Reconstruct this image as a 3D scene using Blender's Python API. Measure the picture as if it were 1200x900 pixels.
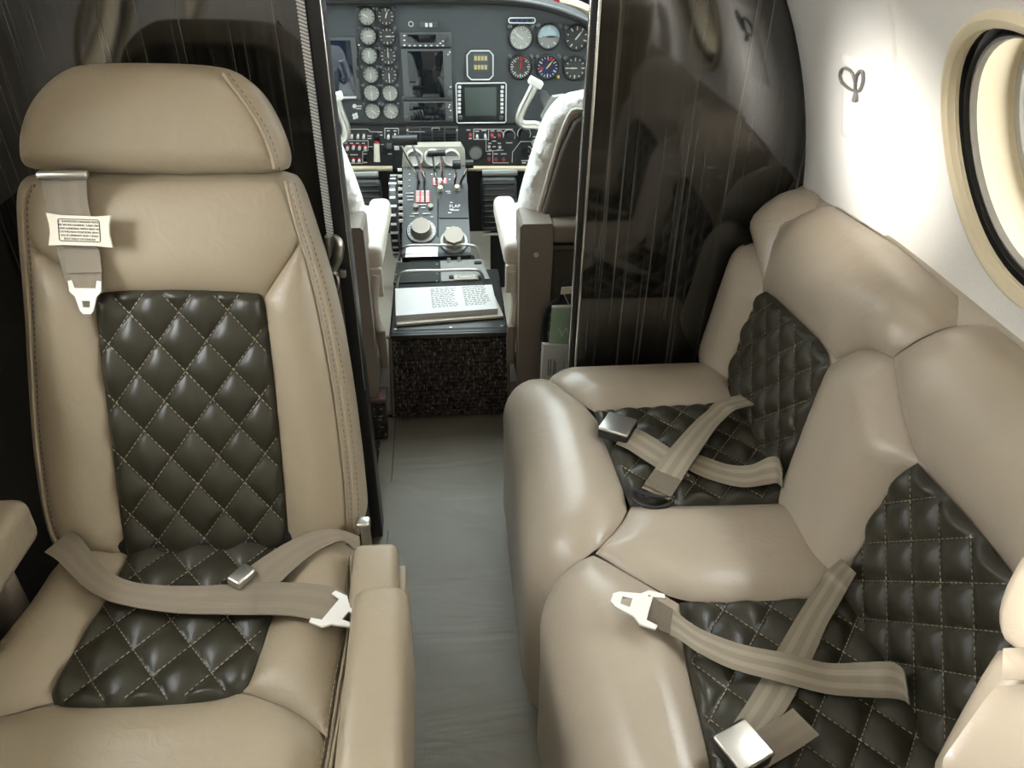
import bpy, bmesh, math, random
import numpy as np
from mathutils import Vector, Matrix, noise
from mathutils.geometry import delaunay_2d_cdt
random.seed(4)
SC = bpy.context.scene
COL = SC.collection
for o in list(bpy.data.objects):
    bpy.data.objects.remove(o)

# ------------------------------------------------------------------ camera
F = 900.0                                   # focal length in pixels of the 1200 px wide frame
PITCH, YAW, ROLL = math.radians(34), math.radians(5.3), math.radians(0.8)
CAM = Vector((0, 0, 1.25))
fwd = Vector((math.sin(YAW) * math.cos(PITCH), math.cos(YAW) * math.cos(PITCH), -math.sin(PITCH)))
_r = Vector((math.cos(YAW), -math.sin(YAW), 0))
_u = _r.cross(fwd)
rt = _r * math.cos(ROLL) + _u * math.sin(ROLL)
up = -_r * math.sin(ROLL) + _u * math.cos(ROLL)
cd = bpy.data.cameras.new('camera')
cam = bpy.data.objects.new('camera', cd)
COL.objects.link(cam)
cd.sensor_fit = 'HORIZONTAL'
cd.sensor_width = 36
cd.lens = 36 * F / 1200
cd.clip_start = 0.02
cam.matrix_world = Matrix(((rt.x, up.x, -fwd.x, CAM.x), (rt.y, up.y, -fwd.y, CAM.y), (rt.z, up.z, -fwd.z, CAM.z), (0, 0, 0, 1)))
SC.camera = cam
# ------------------------------------------------------------------ world, sun, exposure
W = bpy.data.worlds.new('world')
SC.world = W
W.use_nodes = True
bg = W.node_tree.nodes['Background']
bg.inputs[0].default_value = (0.93, 0.97, 1.0, 1)
bg.inputs[1].default_value = 18.5
sd = bpy.data.lights.new('sun', 'SUN')
sd.energy = 7.0
sd.angle = math.radians(9)
sd.color = (1, 0.97, 0.92)
sun = bpy.data.objects.new('sun', sd)
COL.objects.link(sun)
SUNDIR = Vector((1.28, 0.31, -0.085)).normalized()
sun.rotation_euler = SUNDIR.to_track_quat('-Z', 'Y').to_euler()
LAMP = 3.0                                   # strength of the added ceiling fill lamps
VS = SC.view_settings
VS.view_transform = 'Standard'
VS.look = 'None'
VS.gamma = 1
VS.exposure = 0.68
VS.use_curve_mapping = False
SC.cycles.use_denoising = True
SC.cycles.max_bounces = 10
SC.cycles.diffuse_bounces = 6
SC.cycles.sample_clamp_indirect = 8
SC.cycles.caustics_reflective = False
SC.cycles.caustics_refractive = False


# ------------------------------------------------------------------ helpers
def ray(px, py):
    return fwd * F + rt * (px - 600) + up * (450 - py)


def at(px, py, x=None, y=None, z=None):
    """world point that the photograph shows at a pixel, on the plane x=, y= or z="""
    d = ray(px, py)
    if x is not None:
        k = (x - CAM.x) / d.x
    elif y is not None:
        k = (y - CAM.y) / d.y
    else:
        k = (z - CAM.z) / d.z
    return CAM + d * k


def origin(o):
    v = Vector((0, 0, 0))
    while o is not None:
        v += o.location
        o = o.parent
    return v


def tag(o, label=None, cat=None, group=None, kind=None):
    if label:
        o['label'] = label
    if cat:
        o['category'] = cat
    if group:
        o['group'] = group
    if kind:
        o['kind'] = kind
    return o


def empty(name, loc, label, cat, group=None):
    o = bpy.data.objects.new(name, None)
    COL.objects.link(o)
    o.location = loc
    o.empty_display_size = 0.05
    return tag(o, label, cat, group)


def link(name, me, parent=None, loc=None):
    """link mesh data; loc = world position of its local origin (default: world origin coordinates)"""
    o = bpy.data.objects.new(name, me)
    COL.objects.link(o)
    o.parent = parent
    o.location = (Vector(loc) if loc is not None else Vector((0, 0, 0))) - (origin(parent) if parent else Vector((0, 0, 0)))
    return o


def mesh(name, vs, fs, mat, parent=None, smooth=True, loc=None, label=None, kind=None, sharp=None, flip=False):
    base = Vector(loc) if loc is not None else (origin(parent) if parent else Vector((0, 0, 0)))
    me = bpy.data.meshes.new(name)
    if loc is None:
        vs = [Vector(v) - base for v in vs]
    me.from_pydata([tuple(v) for v in vs], [], [tuple(f) for f in fs])
    me.materials.append(mat)
    if smooth:
        me.polygons.foreach_set('use_smooth', [True] * len(me.polygons))
        if sharp:
            me.set_sharp_from_angle(angle=math.radians(sharp))
    me.update()
    o = link(name, me, parent, base)
    if label:
        o['label'] = label
    if kind:
        o['kind'] = kind
    return o


def frame_of(d, hint=Vector((0, 0, 1))):
    d = Vector(d).normalized()
    if abs(d.dot(hint)) > 0.95:
        hint = Vector((1, 0, 0))
    a = d.cross(hint).normalized()
    return a, a.cross(d).normalized(), d


class MB:
    """collects shapes into one mesh"""
    def __init__(s):
        s.v, s.f = [], []

    def add(s, vs, fs):
        n = len(s.v)
        s.v += [Vector(v) for v in vs]
        s.f += [tuple(i + n for i in f) for f in fs]
        return s

    def box(s, c, size, M=None):
        c = Vector(c)
        hx, hy, hz = size[0] / 2, size[1] / 2, size[2] / 2
        vs = [Vector((x, y, z)) for x in (-hx, hx) for y in (-hy, hy) for z in (-hz, hz)]
        if M is not None:
            vs = [M @ v for v in vs]
        return s.add([c + v for v in vs], [(0, 1, 3, 2), (4, 6, 7, 5), (0, 4, 5, 1), (2, 3, 7, 6), (0, 2, 6, 4), (1, 5, 7, 3)])

    def rbox(s, c, size, r, M=None, seg=3):
        bm = bmesh.new()
        bmesh.ops.create_cube(bm, size=1)
        for v in bm.verts:
            v.co = Vector((v.co.x * size[0], v.co.y * size[1], v.co.z * size[2]))
        r = min(r, min(size) * 0.49)
        bmesh.ops.bevel(bm, geom=list(bm.edges), offset=r, segments=seg, profile=0.5, affect='EDGES')
        bm.verts.index_update()
        vs = [(M @ v.co if M is not None else v.co) + Vector(c) for v in bm.verts]
        fs = [[v.index for v in f.verts] for f in bm.faces]
        bm.free()
        return s.add(vs, fs)

    def cyl(s, a, b, r, r2=None, n=16, cap=True):
        a, b = Vector(a), Vector(b)
        r2 = r if r2 is None else r2
        p, q, _ = frame_of(b - a)
        vs = []
        for c, rr in ((a, r), (b, r2)):
            vs += [c + (p * math.cos(2 * math.pi * i / n) + q * math.sin(2 * math.pi * i / n)) * rr for i in range(n)]
        fs = [(i, (i + 1) % n, n + (i + 1) % n, n + i) for i in range(n)]
        if cap:
            fs += [tuple(range(n))[::-1], tuple(range(n, 2 * n))]
        return s.add(vs, fs)

    def tube(s, pts, r, n=8, closed=False, cap=True):
        pts = [Vector(p) for p in pts]
        m = len(pts)
        vs, fs = [], []
        pa = None
        for i, p in enumerate(pts):
            if closed:
                d = pts[(i + 1) % m] - pts[i - 1]
            else:
                d = pts[min(i + 1, m - 1)] - pts[max(i - 1, 0)]
            d.normalize()
            if pa is None:
                pa, qa, _ = frame_of(d)
            else:
                pa = (pa - d * pa.dot(d)).normalized()
                qa = pa.cross(d).normalized()
            rr = r[i] if isinstance(r, (list, tuple)) else r
            vs += [p + (pa * math.cos(2 * math.pi * k / n) + qa * math.sin(2 * math.pi * k / n)) * rr for k in range(n)]
        for i in range(m if closed else m - 1):
            j = (i + 1) % m
            fs += [(i * n + k, i * n + (k + 1) % n, j * n + (k + 1) % n, j * n + k) for k in range(n)]
        if cap and not closed:
            fs += [tuple(range(n))[::-1], tuple(range((m - 1) * n, m * n))]
        return s.add(vs, fs)

    def lathe(s, c, axis, prof, n=32, sx=None):
        """prof: list of (radius, height along axis)"""
        p, q, d = sx if sx else frame_of(axis)
        vs, fs = [], []
        for r, h in prof:
            vs += [Vector(c) + (p * math.cos(2 * math.pi * k / n) + q * math.sin(2 * math.pi * k / n)) * r + d * h for k in range(n)]
        for i in range(len(prof) - 1):
            fs += [(i * n + k, i * n + (k + 1) % n, (i + 1) * n + (k + 1) % n, (i + 1) * n + k) for k in range(n)]
        if prof[0][0] > 1e-5 and prof[0][0] < 0.0:
            pass
        return s.add(vs, fs)

    def slab(s, outline, back):
        """flat outline (world points) extruded by the vector back"""
        n = len(outline)
        o = [Vector(p) for p in outline]
        b = Vector(back)
        return s.add(o + [p + b for p in o], [tuple(range(n)), tuple(range(n, 2 * n))[::-1]] + [(i, (i + 1) % n, n + (i + 1) % n, n + i) for i in range(n)])

    def build(s, name, mat, parent=None, smooth=True, sharp=40, **k):
        o = mesh(name, s.v, s.f, mat, parent, smooth, sharp=sharp, **k)
        bm = bmesh.new()
        bm.from_mesh(o.data)
        bmesh.ops.recalc_face_normals(bm, faces=bm.faces)
        bm.to_mesh(o.data)
        bm.free()
        return o


def crom(pts, n=8, closed=False):
    pts = [Vector(p) for p in pts]
    m = len(pts)
    out = []
    for i in range(m if closed else m - 1):
        if closed:
            p0, p1, p2, p3 = pts[i - 1], pts[i], pts[(i + 1) % m], pts[(i + 2) % m]
        else:
            p0, p1, p2, p3 = pts[max(i - 1, 0)], pts[i], pts[i + 1], pts[min(i + 2, m - 1)]
        for k in range(n):
            t = k / n
            out.append(0.5 * ((2 * p1) + (p2 - p0) * t + (2 * p0 - 5 * p1 + 4 * p2 - p3) * t * t + (3 * p1 - p0 - 3 * p2 + p3) * t ** 3))
    if not closed:
        out.append(pts[-1])
    return out


def dense(poly, step):
    """closed 2D polygon -> points about step apart"""
    out = []
    m = len(poly)
    for i in range(m):
        a, b = np.array(poly[i], float), np.array(poly[(i + 1) % m], float)
        k = max(1, int(round(np.linalg.norm(b - a) / step)))
        out += [tuple(a + (b - a) * t / k) for t in range(k)]
    return out


def smooth_poly(poly, rounds=2, corner=60):
    """corner cutting that keeps corners sharper than `corner` degrees"""
    P = [np.array(p, float) for p in poly]
    keep = []
    for i in range(len(P)):
        a, b = P[i] - P[i - 1], P[(i + 1) % len(P)] - P[i]
        ang = math.degrees(math.acos(max(-1, min(1, a @ b / (np.linalg.norm(a) * np.linalg.norm(b) + 1e-12)))))
        keep.append(ang > corner)
    for _ in range(rounds):
        Q, K = [], []
        n = len(P)
        for i in range(n):
            if keep[i]:
                Q.append(P[i]); K.append(True)
            else:
                Q.append(P[i] * .75 + P[i - 1] * .25); K.append(False)
                Q.append(P[i] * .75 + P[(i + 1) % n] * .25); K.append(False)
        P, keep = Q, K
    return [tuple(p) for p in P]


def outset(poly, e):
    if area2(poly) < 0:
        poly = poly[::-1]
    P = np.array(poly, float)
    a, b = P - np.roll(P, 1, 0), np.roll(P, -1, 0) - P
    a /= np.linalg.norm(a, axis=1)[:, None] + 1e-12
    b /= np.linalg.norm(b, axis=1)[:, None] + 1e-12
    n = np.stack([(a + b)[:, 1], -(a + b)[:, 0]], 1)
    n /= np.linalg.norm(n, axis=1)[:, None] + 1e-12
    return [tuple(p) for p in P + n * e]


def area2(p):
    return sum(p[i - 1][0] * p[i][1] - p[i][0] * p[i - 1][1] for i in range(len(p))) / 2


def dist_inside(pts, poly):
    pts = np.asarray(pts, float)
    P = np.asarray(poly, float)
    Q = np.roll(P, -1, 0)
    d = np.full(len(pts), 1e9)
    ins = np.zeros(len(pts), bool)
    for a, b in zip(P, Q):
        e = b - a
        L = e @ e + 1e-18
        t = np.clip(((pts - a) @ e) / L, 0, 1)
        d = np.minimum(d, np.hypot(pts[:, 0] - a[0] - t * e[0], pts[:, 1] - a[1] - t * e[1]))
        c = (a[1] > pts[:, 1]) != (b[1] > pts[:, 1])
        with np.errstate(divide='ignore', invalid='ignore'):
            xi = (b[0] - a[0]) * (pts[:, 1] - a[1]) / (b[1] - a[1] + 1e-18) + a[0]
        ins ^= c & (pts[:, 0] < xi)
    return d, ins


def fill(poly, step, rings):
    """triangulate a closed polygon: boundary, inset rings, hexagonal interior -> (pts, tris, dist, n_boundary)"""
    poly = [tuple(p) for p in poly]
    if area2(poly) < 0:
        poly = poly[::-1]
    B = np.array(dense(poly, step))
    nb = len(B)
    T = np.roll(B, -1, 0) - np.roll(B, 1, 0)
    T /= np.linalg.norm(T, axis=1)[:, None] + 1e-12
    N = np.stack([-T[:, 1], T[:, 0]], 1)
    pts = []
    for r in rings:
        c = B + N * r
        d, ins = dist_inside(c, B)
        pts.append(c[ins & (d > r * 0.85)])
    lo, hi = B.min(0), B.max(0)
    ys = np.arange(lo[1], hi[1], step * 0.87)
    g = np.array([(x + (step / 2 if j % 2 else 0), y) for j, y in enumerate(ys) for x in np.arange(lo[0] - step, hi[0], step)])
    d, ins = dist_inside(g, B)
    pts.append(g[ins & (d > (max(rings) if rings else 0) + step * 0.6)])
    I = np.concatenate(pts) if pts else np.zeros((0, 2))
    A = np.concatenate([B, I])
    res = delaunay_2d_cdt([Vector(p) for p in A], [(i, (i + 1) % nb) for i in range(nb)], [list(range(nb))], 1, 1e-7)
    V = np.array([tuple(v) for v in res[0]])
    d, _ = dist_inside(V, B)
    return V, [tuple(f) for f in res[2]], d, B


def puff(d, w, H, edge=0.0, p=0.75):
    t = np.clip(d / w, 0, 1)
    return edge + (H - edge) * np.sin(t * math.pi / 2) ** p


def cushion(name, poly, S, H, w, mat, parent=None, step=0.012, edge=-0.005, hfun=None, rings=(0.002, 0.006, 0.012), smooth=1, p=0.75, corner=60, grow=0.0, **k):
    """padded panel: polygon in the surface's (u, v), puffed to H within w of its seam"""
    if smooth:
        poly = smooth_poly(poly, smooth, corner)
    if grow:
        poly = outset(poly, grow)
    V, T, d, B = fill(poly, step, rings)
    h = puff(d, w, H, edge, p)
    if hfun is not None:
        h = hfun(V, d, h)
    vs = [S(u, v, hh) for (u, v), hh in zip(V, h)]
    o = mesh(name, vs, T, mat, parent, True, **k)
    o['poly'] = 0
    del o['poly']
    return o, B


def pillow(name, poly, S, depth, r, mat, parent=None, step=0.015, dome=0.0, domew=0.1, back_in=0.0, smooth=1, corner=60, jitter=0, **k):
    """solid slab with rounded front edge; the outline is the widest silhouette"""
    if smooth:
        poly = smooth_poly(poly, smooth, corner)
    rings = tuple(r * (1 - math.cos(a)) for a in (0.35, 0.6, 0.85, 1.1, 1.35))
    V, T, d, B = fill(poly, step, rings)
    dd = np.minimum(d, r)
    h = -r + np.sqrt(np.maximum(0, r * r - (r - dd) ** 2))
    if dome:
        h = h + dome * np.sin(np.clip(d / domew, 0, 1) * math.pi / 2)
    nb = len(B)
    vs = [S(u, v, hh) for (u, v), hh in zip(V, h)]
    if jitter:
        vs = [q + noise.noise_vector(q * 130) * jitter + noise.noise_vector(q * 40) * jitter for q in vs]
    c = B.mean(0)
    T = list(T)
    prev = list(range(nb))
    rb = min(r, 0.012)
    for hh, ins in ((-(depth - rb), 0), (-(depth - rb * .3), rb * .3), (-depth, rb)):
        n0 = len(vs)
        cb = B + (c - B) / (np.linalg.norm(c - B, axis=1)[:, None] + 1e-9) * ins + (c - B) * back_in
        vs += [S(u, v, hh) for u, v in cb]
        for i in range(nb):
            j = (i + 1) % nb
            T.append((prev[j], prev[i], n0 + i, n0 + j))
        prev = list(range(n0, n0 + nb))
    T.append(tuple(prev[::-1]))
    return mesh(name, vs, T, mat, parent, True, sharp=70, **k)


def quilt_h(du, dv, H, w=0.012, off=(0, 0)):
    def f(V, d, h):
        a = (V[:, 0] - off[0]) / du + (V[:, 1] - off[1]) / dv
        b = (V[:, 0] - off[0]) / du - (V[:, 1] - off[1]) / dv
        q = (np.abs(np.sin(math.pi * a)) * np.abs(np.sin(math.pi * b))) ** 0.52
        e = np.sin(np.clip(d / w, 0, 1) * math.pi / 2)
        return -0.006 + e * (0.004 + H * q)
    return f


def quilt_stitch(B, S, du, dv, off, mat, parent, L=0.0042, gap=0.0032, w=0.0009):
    """thread dashes along the diamond lines"""
    mb = MB()
    lo, hi = B.min(0), B.max(0)
    R = max(hi - lo) * 2
    for sgn in (1, -1):
        # lines u/du + sgn*v/dv = k
        nrm = np.array([1 / du, sgn / dv])
        t = np.array([-nrm[1], nrm[0]])
        t /= np.linalg.norm(t)
        ks = [(np.array(c) - off) @ nrm for c in ((lo[0], lo[1]), (hi[0], lo[1]), (lo[0], hi[1]), (hi[0], hi[1]))]
        for kk in range(math.ceil(min(ks)), math.floor(max(ks)) + 1):
            p0 = np.array(off) + nrm * kk / (nrm @ nrm)
            m = np.arange(-R - 1.5, R + 1.5, L + gap)
            pts = p0 + np.outer(m, t)
            d, ins = dist_inside(pts, B)
            for p in pts[ins & (d > 0.006)]:
                a, b = S(*(p - t * L / 2), 0.0018), S(*(p + t * L / 2), 0.0018)
                c = S(*p, 0.004)
                ax = (b - a).normalized()
                n = (c - (a + b) / 2).normalized()
                sd_ = ax.cross(n).normalized()
                M = Matrix((ax, sd_, n)).transposed()
                mb.box((a + b) / 2, ((b - a).length, w, w), M)
    return mb.build('stitching', mat, parent, smooth=False, kind='stuff')


def dashes(pts, nrm, mat, parent, L=0.0045, gap=0.0035, w=0.001, lift=0.0008, name='stitching'):
    pts = [Vector(p) for p in pts]
    mb = MB()
    acc = 0.0
    for a, b in zip(pts, pts[1:]):
        l = (b - a).length
        if l < 1e-6:
            continue
        ax = (b - a) / l
        n = Vector(nrm)
        sd_ = ax.cross(n).normalized()
        n = sd_.cross(ax)
        M = Matrix((ax, sd_, n)).transposed()
        t = -acc
        while t + L / 2 < l:
            if t + L / 2 >= 0:
                mb.box(a + ax * (t + L / 2) + n * lift, (L, w, w), M)
            t += L + gap
        acc = (L + gap) - (t - l) if t > l else l - t
        acc = max(0, min(acc, L + gap))
    return mb.build(name, mat, parent, smooth=False, kind='stuff')


def ribbon(name, A, B, mat, parent, th=0.0016, n=8, **k):
    """webbing between two edge curves, with thickness and a UV running across it"""
    A, B = crom(A, n), crom(B, n)
    m = len(A)
    nx = 8
    vs, fs, uv = [], [], []
    run = 0
    rows = []
    for i in range(m):
        a, b = A[i], B[i]
        t = (A[min(i + 1, m - 1)] + B[min(i + 1, m - 1)]) - (A[max(i - 1, 0)] + B[max(i - 1, 0)])
        nn = t.cross(b - a).normalized()
        if i:
            run += ((A[i] + B[i]) - (A[i - 1] + B[i - 1])).length / 2
        for side in (0.5, -0.5):
            for q in range(nx + 1):
                s = q / nx
                vs.append(a.lerp(b, s) + nn * th * side)
                uv.append((s, run / 0.05))
    w = 2 * (nx + 1)
    for i in range(m - 1):
        for q in range(nx):
            a = i * w + q
            fs.append((a, a + 1, a + w + 1, a + w))
            c = a + nx + 1
            fs.append((c, c + w, c + w + 1, c + 1))
        fs.append((i * w, i * w + w, i * w + w + nx + 1, i * w + nx + 1))
        fs.append((i * w + nx, i * w + 2 * nx + 1, i * w + w + 2 * nx + 1, i * w + w + nx))
    for i in (0, m - 1):
        for q in range(nx):
            a = i * w + q
            fs.append((a, a + nx + 1, a + nx + 2, a + 1))
    o = mesh(name, vs, fs, mat, parent, True, sharp=60, **k)
    ul = o.data.uv_layers.new(name='UVMap')
    for lp in o.data.loops:
        ul.data[lp.index].uv = uv[lp.vertex_index]
    return o


def text(name, s, size, mat, parent, M, ext=0.0003, align='CENTER', **k):
    """lettering as real thin mesh; M = world matrix of the text plane (x right, y up)"""
    c = bpy.data.curves.new(name, 'FONT')
    c.body = s
    c.size = size
    c.align_x = align
    c.align_y = 'CENTER'
    c.extrude = ext
    tmp = bpy.data.objects.new(name, c)
    COL.objects.link(tmp)
    dg = bpy.context.evaluated_depsgraph_get()
    me = bpy.data.meshes.new_from_object(tmp.evaluated_get(dg))
    bpy.data.objects.remove(tmp)
    base = origin(parent)
    for v in me.vertices:
        v.co = (M @ v.co) - base
    me.materials.clear()
    me.materials.append(mat)
    o = link(name, me, parent, base)
    for kk, vv in k.items():
        o[kk] = vv
    return o


# ------------------------------------------------------------------ materials
def new_mat(name):
    m = bpy.data.materials.new(name)
    m.use_nodes = True
    nt = m.node_tree
    b = nt.nodes['Principled BSDF']
    return m, nt, b


def nd(nt, t, **k):
    n = nt.nodes.new(t)
    for a, v in k.items():
        if a in n.inputs:
            n.inputs[a].default_value = v
        else:
            setattr(n, a, v)
    return n


def mat_plain(name, col, rough=0.5, metal=0.0, bump=0.0, scale=300.0, var=0.0, vscale=20.0, spec=0.5, coat=0.0, ior=None):
    m, nt, b = new_mat(name)
    b.inputs['Base Color'].default_value = (*col, 1)
    b.inputs['Roughness'].default_value = rough
    b.inputs['Metallic'].default_value = metal
    b.inputs['Specular IOR Level'].default_value = spec
    b.inputs['Coat Weight'].default_value = coat
    if ior:
        b.inputs['IOR'].default_value = ior
    tc = nd(nt, 'ShaderNodeTexCoord')
    nz = nd(nt, 'ShaderNodeTexNoise', Scale=vscale, Detail=4.0)
    nt.links.new(tc.outputs['Object'], nz.inputs['Vector'])
    mx = nd(nt, 'ShaderNodeMix', data_type='RGBA')
    mx.inputs[6].default_value = (*[c * (1 - var) for c in col], 1)
    mx.inputs[7].default_value = (*[min(1, c * (1 + var)) for c in col], 1)
    nt.links.new(nz.outputs['Fac'], mx.inputs[0])
    nt.links.new(mx.outputs[2], b.inputs['Base Color'])
    if bump:
        n2 = nd(nt, 'ShaderNodeTexNoise', Scale=scale, Detail=3.0)
        nt.links.new(tc.outputs['Object'], n2.inputs['Vector'])
        bp = nd(nt, 'ShaderNodeBump', Strength=bump, Distance=0.002)
        nt.links.new(n2.outputs['Fac'], bp.inputs['Height'])
        nt.links.new(bp.outputs[0], b.inputs['Normal'])
    return m


def mat_leather(name, col, rough=0.42, grain=0.12, wrinkle=0.25, spec=0.5):
    m, nt, b = new_mat(name)
    tc = nd(nt, 'ShaderNodeTexCoord')
    vo = nd(nt, 'ShaderNodeTexVoronoi', Scale=700.0)
    nt.links.new(tc.outputs['Object'], vo.inputs['Vector'])
    n1 = nd(nt, 'ShaderNodeTexNoise', Scale=6.0, Detail=5.0, Roughness=0.6, Distortion=1.2)
    nt.links.new(tc.outputs['Object'], n1.inputs['Vector'])
    n2 = nd(nt, 'ShaderNodeTexNoise', Scale=28.0, Detail=4.0, Distortion=2.0)
    nt.links.new(tc.outputs['Object'], n2.inputs['Vector'])
    mx = nd(nt, 'ShaderNodeMix', data_type='RGBA')
    mx.inputs[6].default_value = (*[c * 0.9 for c in col], 1)
    mx.inputs[7].default_value = (*[c * 1.08 for c in col], 1)
    nt.links.new(n1.outputs['Fac'], mx.inputs[0])
    nt.links.new(mx.outputs[2], b.inputs['Base Color'])
    rr = nd(nt, 'ShaderNodeMapRange')
    rr.inputs[3].default_value = rough - 0.015
    rr.inputs[4].default_value = rough + 0.02
    nt.links.new(n2.outputs['Fac'], rr.inputs[0])
    nt.links.new(rr.outputs[0], b.inputs['Roughness'])
    b.inputs['Specular IOR Level'].default_value = spec
    b1 = nd(nt, 'ShaderNodeBump', Strength=wrinkle, Distance=0.004)
    nt.links.new(n2.outputs['Fac'], b1.inputs['Height'])
    b2 = nd(nt, 'ShaderNodeBump', Strength=grain, Distance=0.0006)
    nt.links.new(vo.outputs['Distance'], b2.inputs['Height'])
    nt.links.new(b1.outputs[0], b2.inputs['Normal'])
    nt.links.new(b2.outputs[0], b.inputs['Normal'])
    return m


def mat_veneer(name):
    m, nt, b = new_mat(name)
    tc = nd(nt, 'ShaderNodeTexCoord')
    mp = nd(nt, 'ShaderNodeMapping')
    mp.inputs['Scale'].default_value = (130, 130, 1.0)
    mp.inputs['Rotation'].default_value = (0, math.radians(2), 0)
    nt.links.new(tc.outputs['Object'], mp.inputs['Vector'])
    nz = nd(nt, 'ShaderNodeTexNoise', Scale=1.0, Detail=3.0, Roughness=0.65, Distortion=0.3)
    nt.links.new(mp.outputs[0], nz.inputs['Vector'])
    cr = nd(nt, 'ShaderNodeValToRGB')
    e = cr.color_ramp.elements
    e[0].position = 0.42; e[0].color = (0.004, 0.0038, 0.0035, 1)
    e[1].position = 0.72; e[1].color = (0.10, 0.094, 0.08, 1)
    x = cr.color_ramp.elements.new(0.58); x.color = (0.020, 0.019, 0.016, 1)
    nt.links.new(nz.outputs['Fac'], cr.inputs[0])
    nt.links.new(cr.outputs[0], b.inputs['Base Color'])
    b.inputs['Roughness'].default_value = 0.06
    b.inputs['IOR'].default_value = 1.95
    n2 = nd(nt, 'ShaderNodeTexNoise', Scale=0.05, Detail=2.0)
    nt.links.new(mp.outputs[0], n2.inputs['Vector'])
    bp = nd(nt, 'ShaderNodeBump', Strength=0.12, Distance=0.004)
    nt.links.new(n2.outputs['Fac'], bp.inputs['Height'])
    nt.links.new(bp.outputs[0], b.inputs['Normal'])
    return m


def mat_web(name, c1, c2):
    """seat-belt webbing: bands along the belt and a fine cross weave"""
    m, nt, b = new_mat(name)
    tc = nd(nt, 'ShaderNodeTexCoord')
    sp = nd(nt, 'ShaderNodeSeparateXYZ')
    nt.links.new(tc.outputs['UV'], sp.inputs[0])
    cr = nd(nt, 'ShaderNodeValToRGB')
    cr.color_ramp.interpolation = 'EASE'
    e = cr.color_ramp.elements
    cols = [(0.0, c1), (0.18, c1), (0.24, c2), (0.36, c2), (0.42, c1), (0.58, c1), (0.64, c2), (0.76, c2), (0.82, c1), (1.0, c1)]
    e[0].position = 0; e[0].color = (*c1, 1)
    e[1].position = 1; e[1].color = (*c1, 1)
    for p, c in cols[1:-1]:
        x = e.new(p); x.color = (*c, 1)
    nt.links.new(sp.outputs[0], cr.inputs[0])
    nt.links.new(cr.outputs[0], b.inputs['Base Color'])
    b.inputs['Roughness'].default_value = 0.5
    b.inputs['Sheen Weight'].default_value = 0.2
    wv = nd(nt, 'ShaderNodeTexWave', Scale=11.0)
    wv.bands_direction = 'Y'
    nt.links.new(tc.outputs['UV'], wv.inputs['Vector'])
    w2 = nd(nt, 'ShaderNodeTexWave', Scale=9.0)
    nt.links.new(tc.outputs['UV'], w2.inputs['Vector'])
    ad = nd(nt, 'ShaderNodeMath', operation='ADD')
    nt.links.new(wv.outputs['Fac'], ad.inputs[0]); nt.links.new(w2.outputs['Fac'], ad.inputs[1])
    bp = nd(nt, 'ShaderNodeBump', Strength=0.3, Distance=0.0006)
    nt.links.new(ad.outputs[0], bp.inputs['Height'])
    nt.links.new(bp.outputs[0], b.inputs['Normal'])
    return m


def mat_carpet(name):
    m, nt, b = new_mat(name)
    tc = nd(nt, 'ShaderNodeTexCoord')
    mp = nd(nt, 'ShaderNodeMapping')
    mp.inputs['Scale'].default_value = (1, 1, 1)
    nt.links.new(tc.outputs['Object'], mp.inputs['Vector'])
    vo = nd(nt, 'ShaderNodeTexVoronoi', Scale=170.0)
    vo.inputs['Randomness'].default_value = 0.7
    nt.links.new(mp.outputs[0], vo.inputs['Vector'])
    cr = nd(nt, 'ShaderNodeValToRGB')
    cr.color_ramp.interpolation = 'CONSTANT'
    e = cr.color_ramp.elements
    e[0].position = 0; e[0].color = (0.03, 0.025, 0.021, 1)
    e[1].position = 0.45; e[1].color = (0.07, 0.045, 0.038, 1)
    x = e.new(0.7); x.color = (0.05, 0.052, 0.048, 1)
    x = e.new(0.9); x.color = (0.2, 0.17, 0.14, 1)
    sp = nd(nt, 'ShaderNodeSeparateXYZ')
    nt.links.new(vo.outputs['Color'], sp.inputs[0])
    nt.links.new(sp.outputs[0], cr.inputs[0])
    nt.links.new(cr.outputs[0], b.inputs['Base Color'])
    b.inputs['Roughness'].default_value = 0.95
    b.inputs['Specular IOR Level'].default_value = 0.1
    bp = nd(nt, 'ShaderNodeBump', Strength=0.8, Distance=0.003)
    bp.invert = True
    nt.links.new(vo.outputs['Distance'], bp.inputs['Height'])
    nt.links.new(bp.outputs[0], b.inputs['Normal'])
    return m


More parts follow.
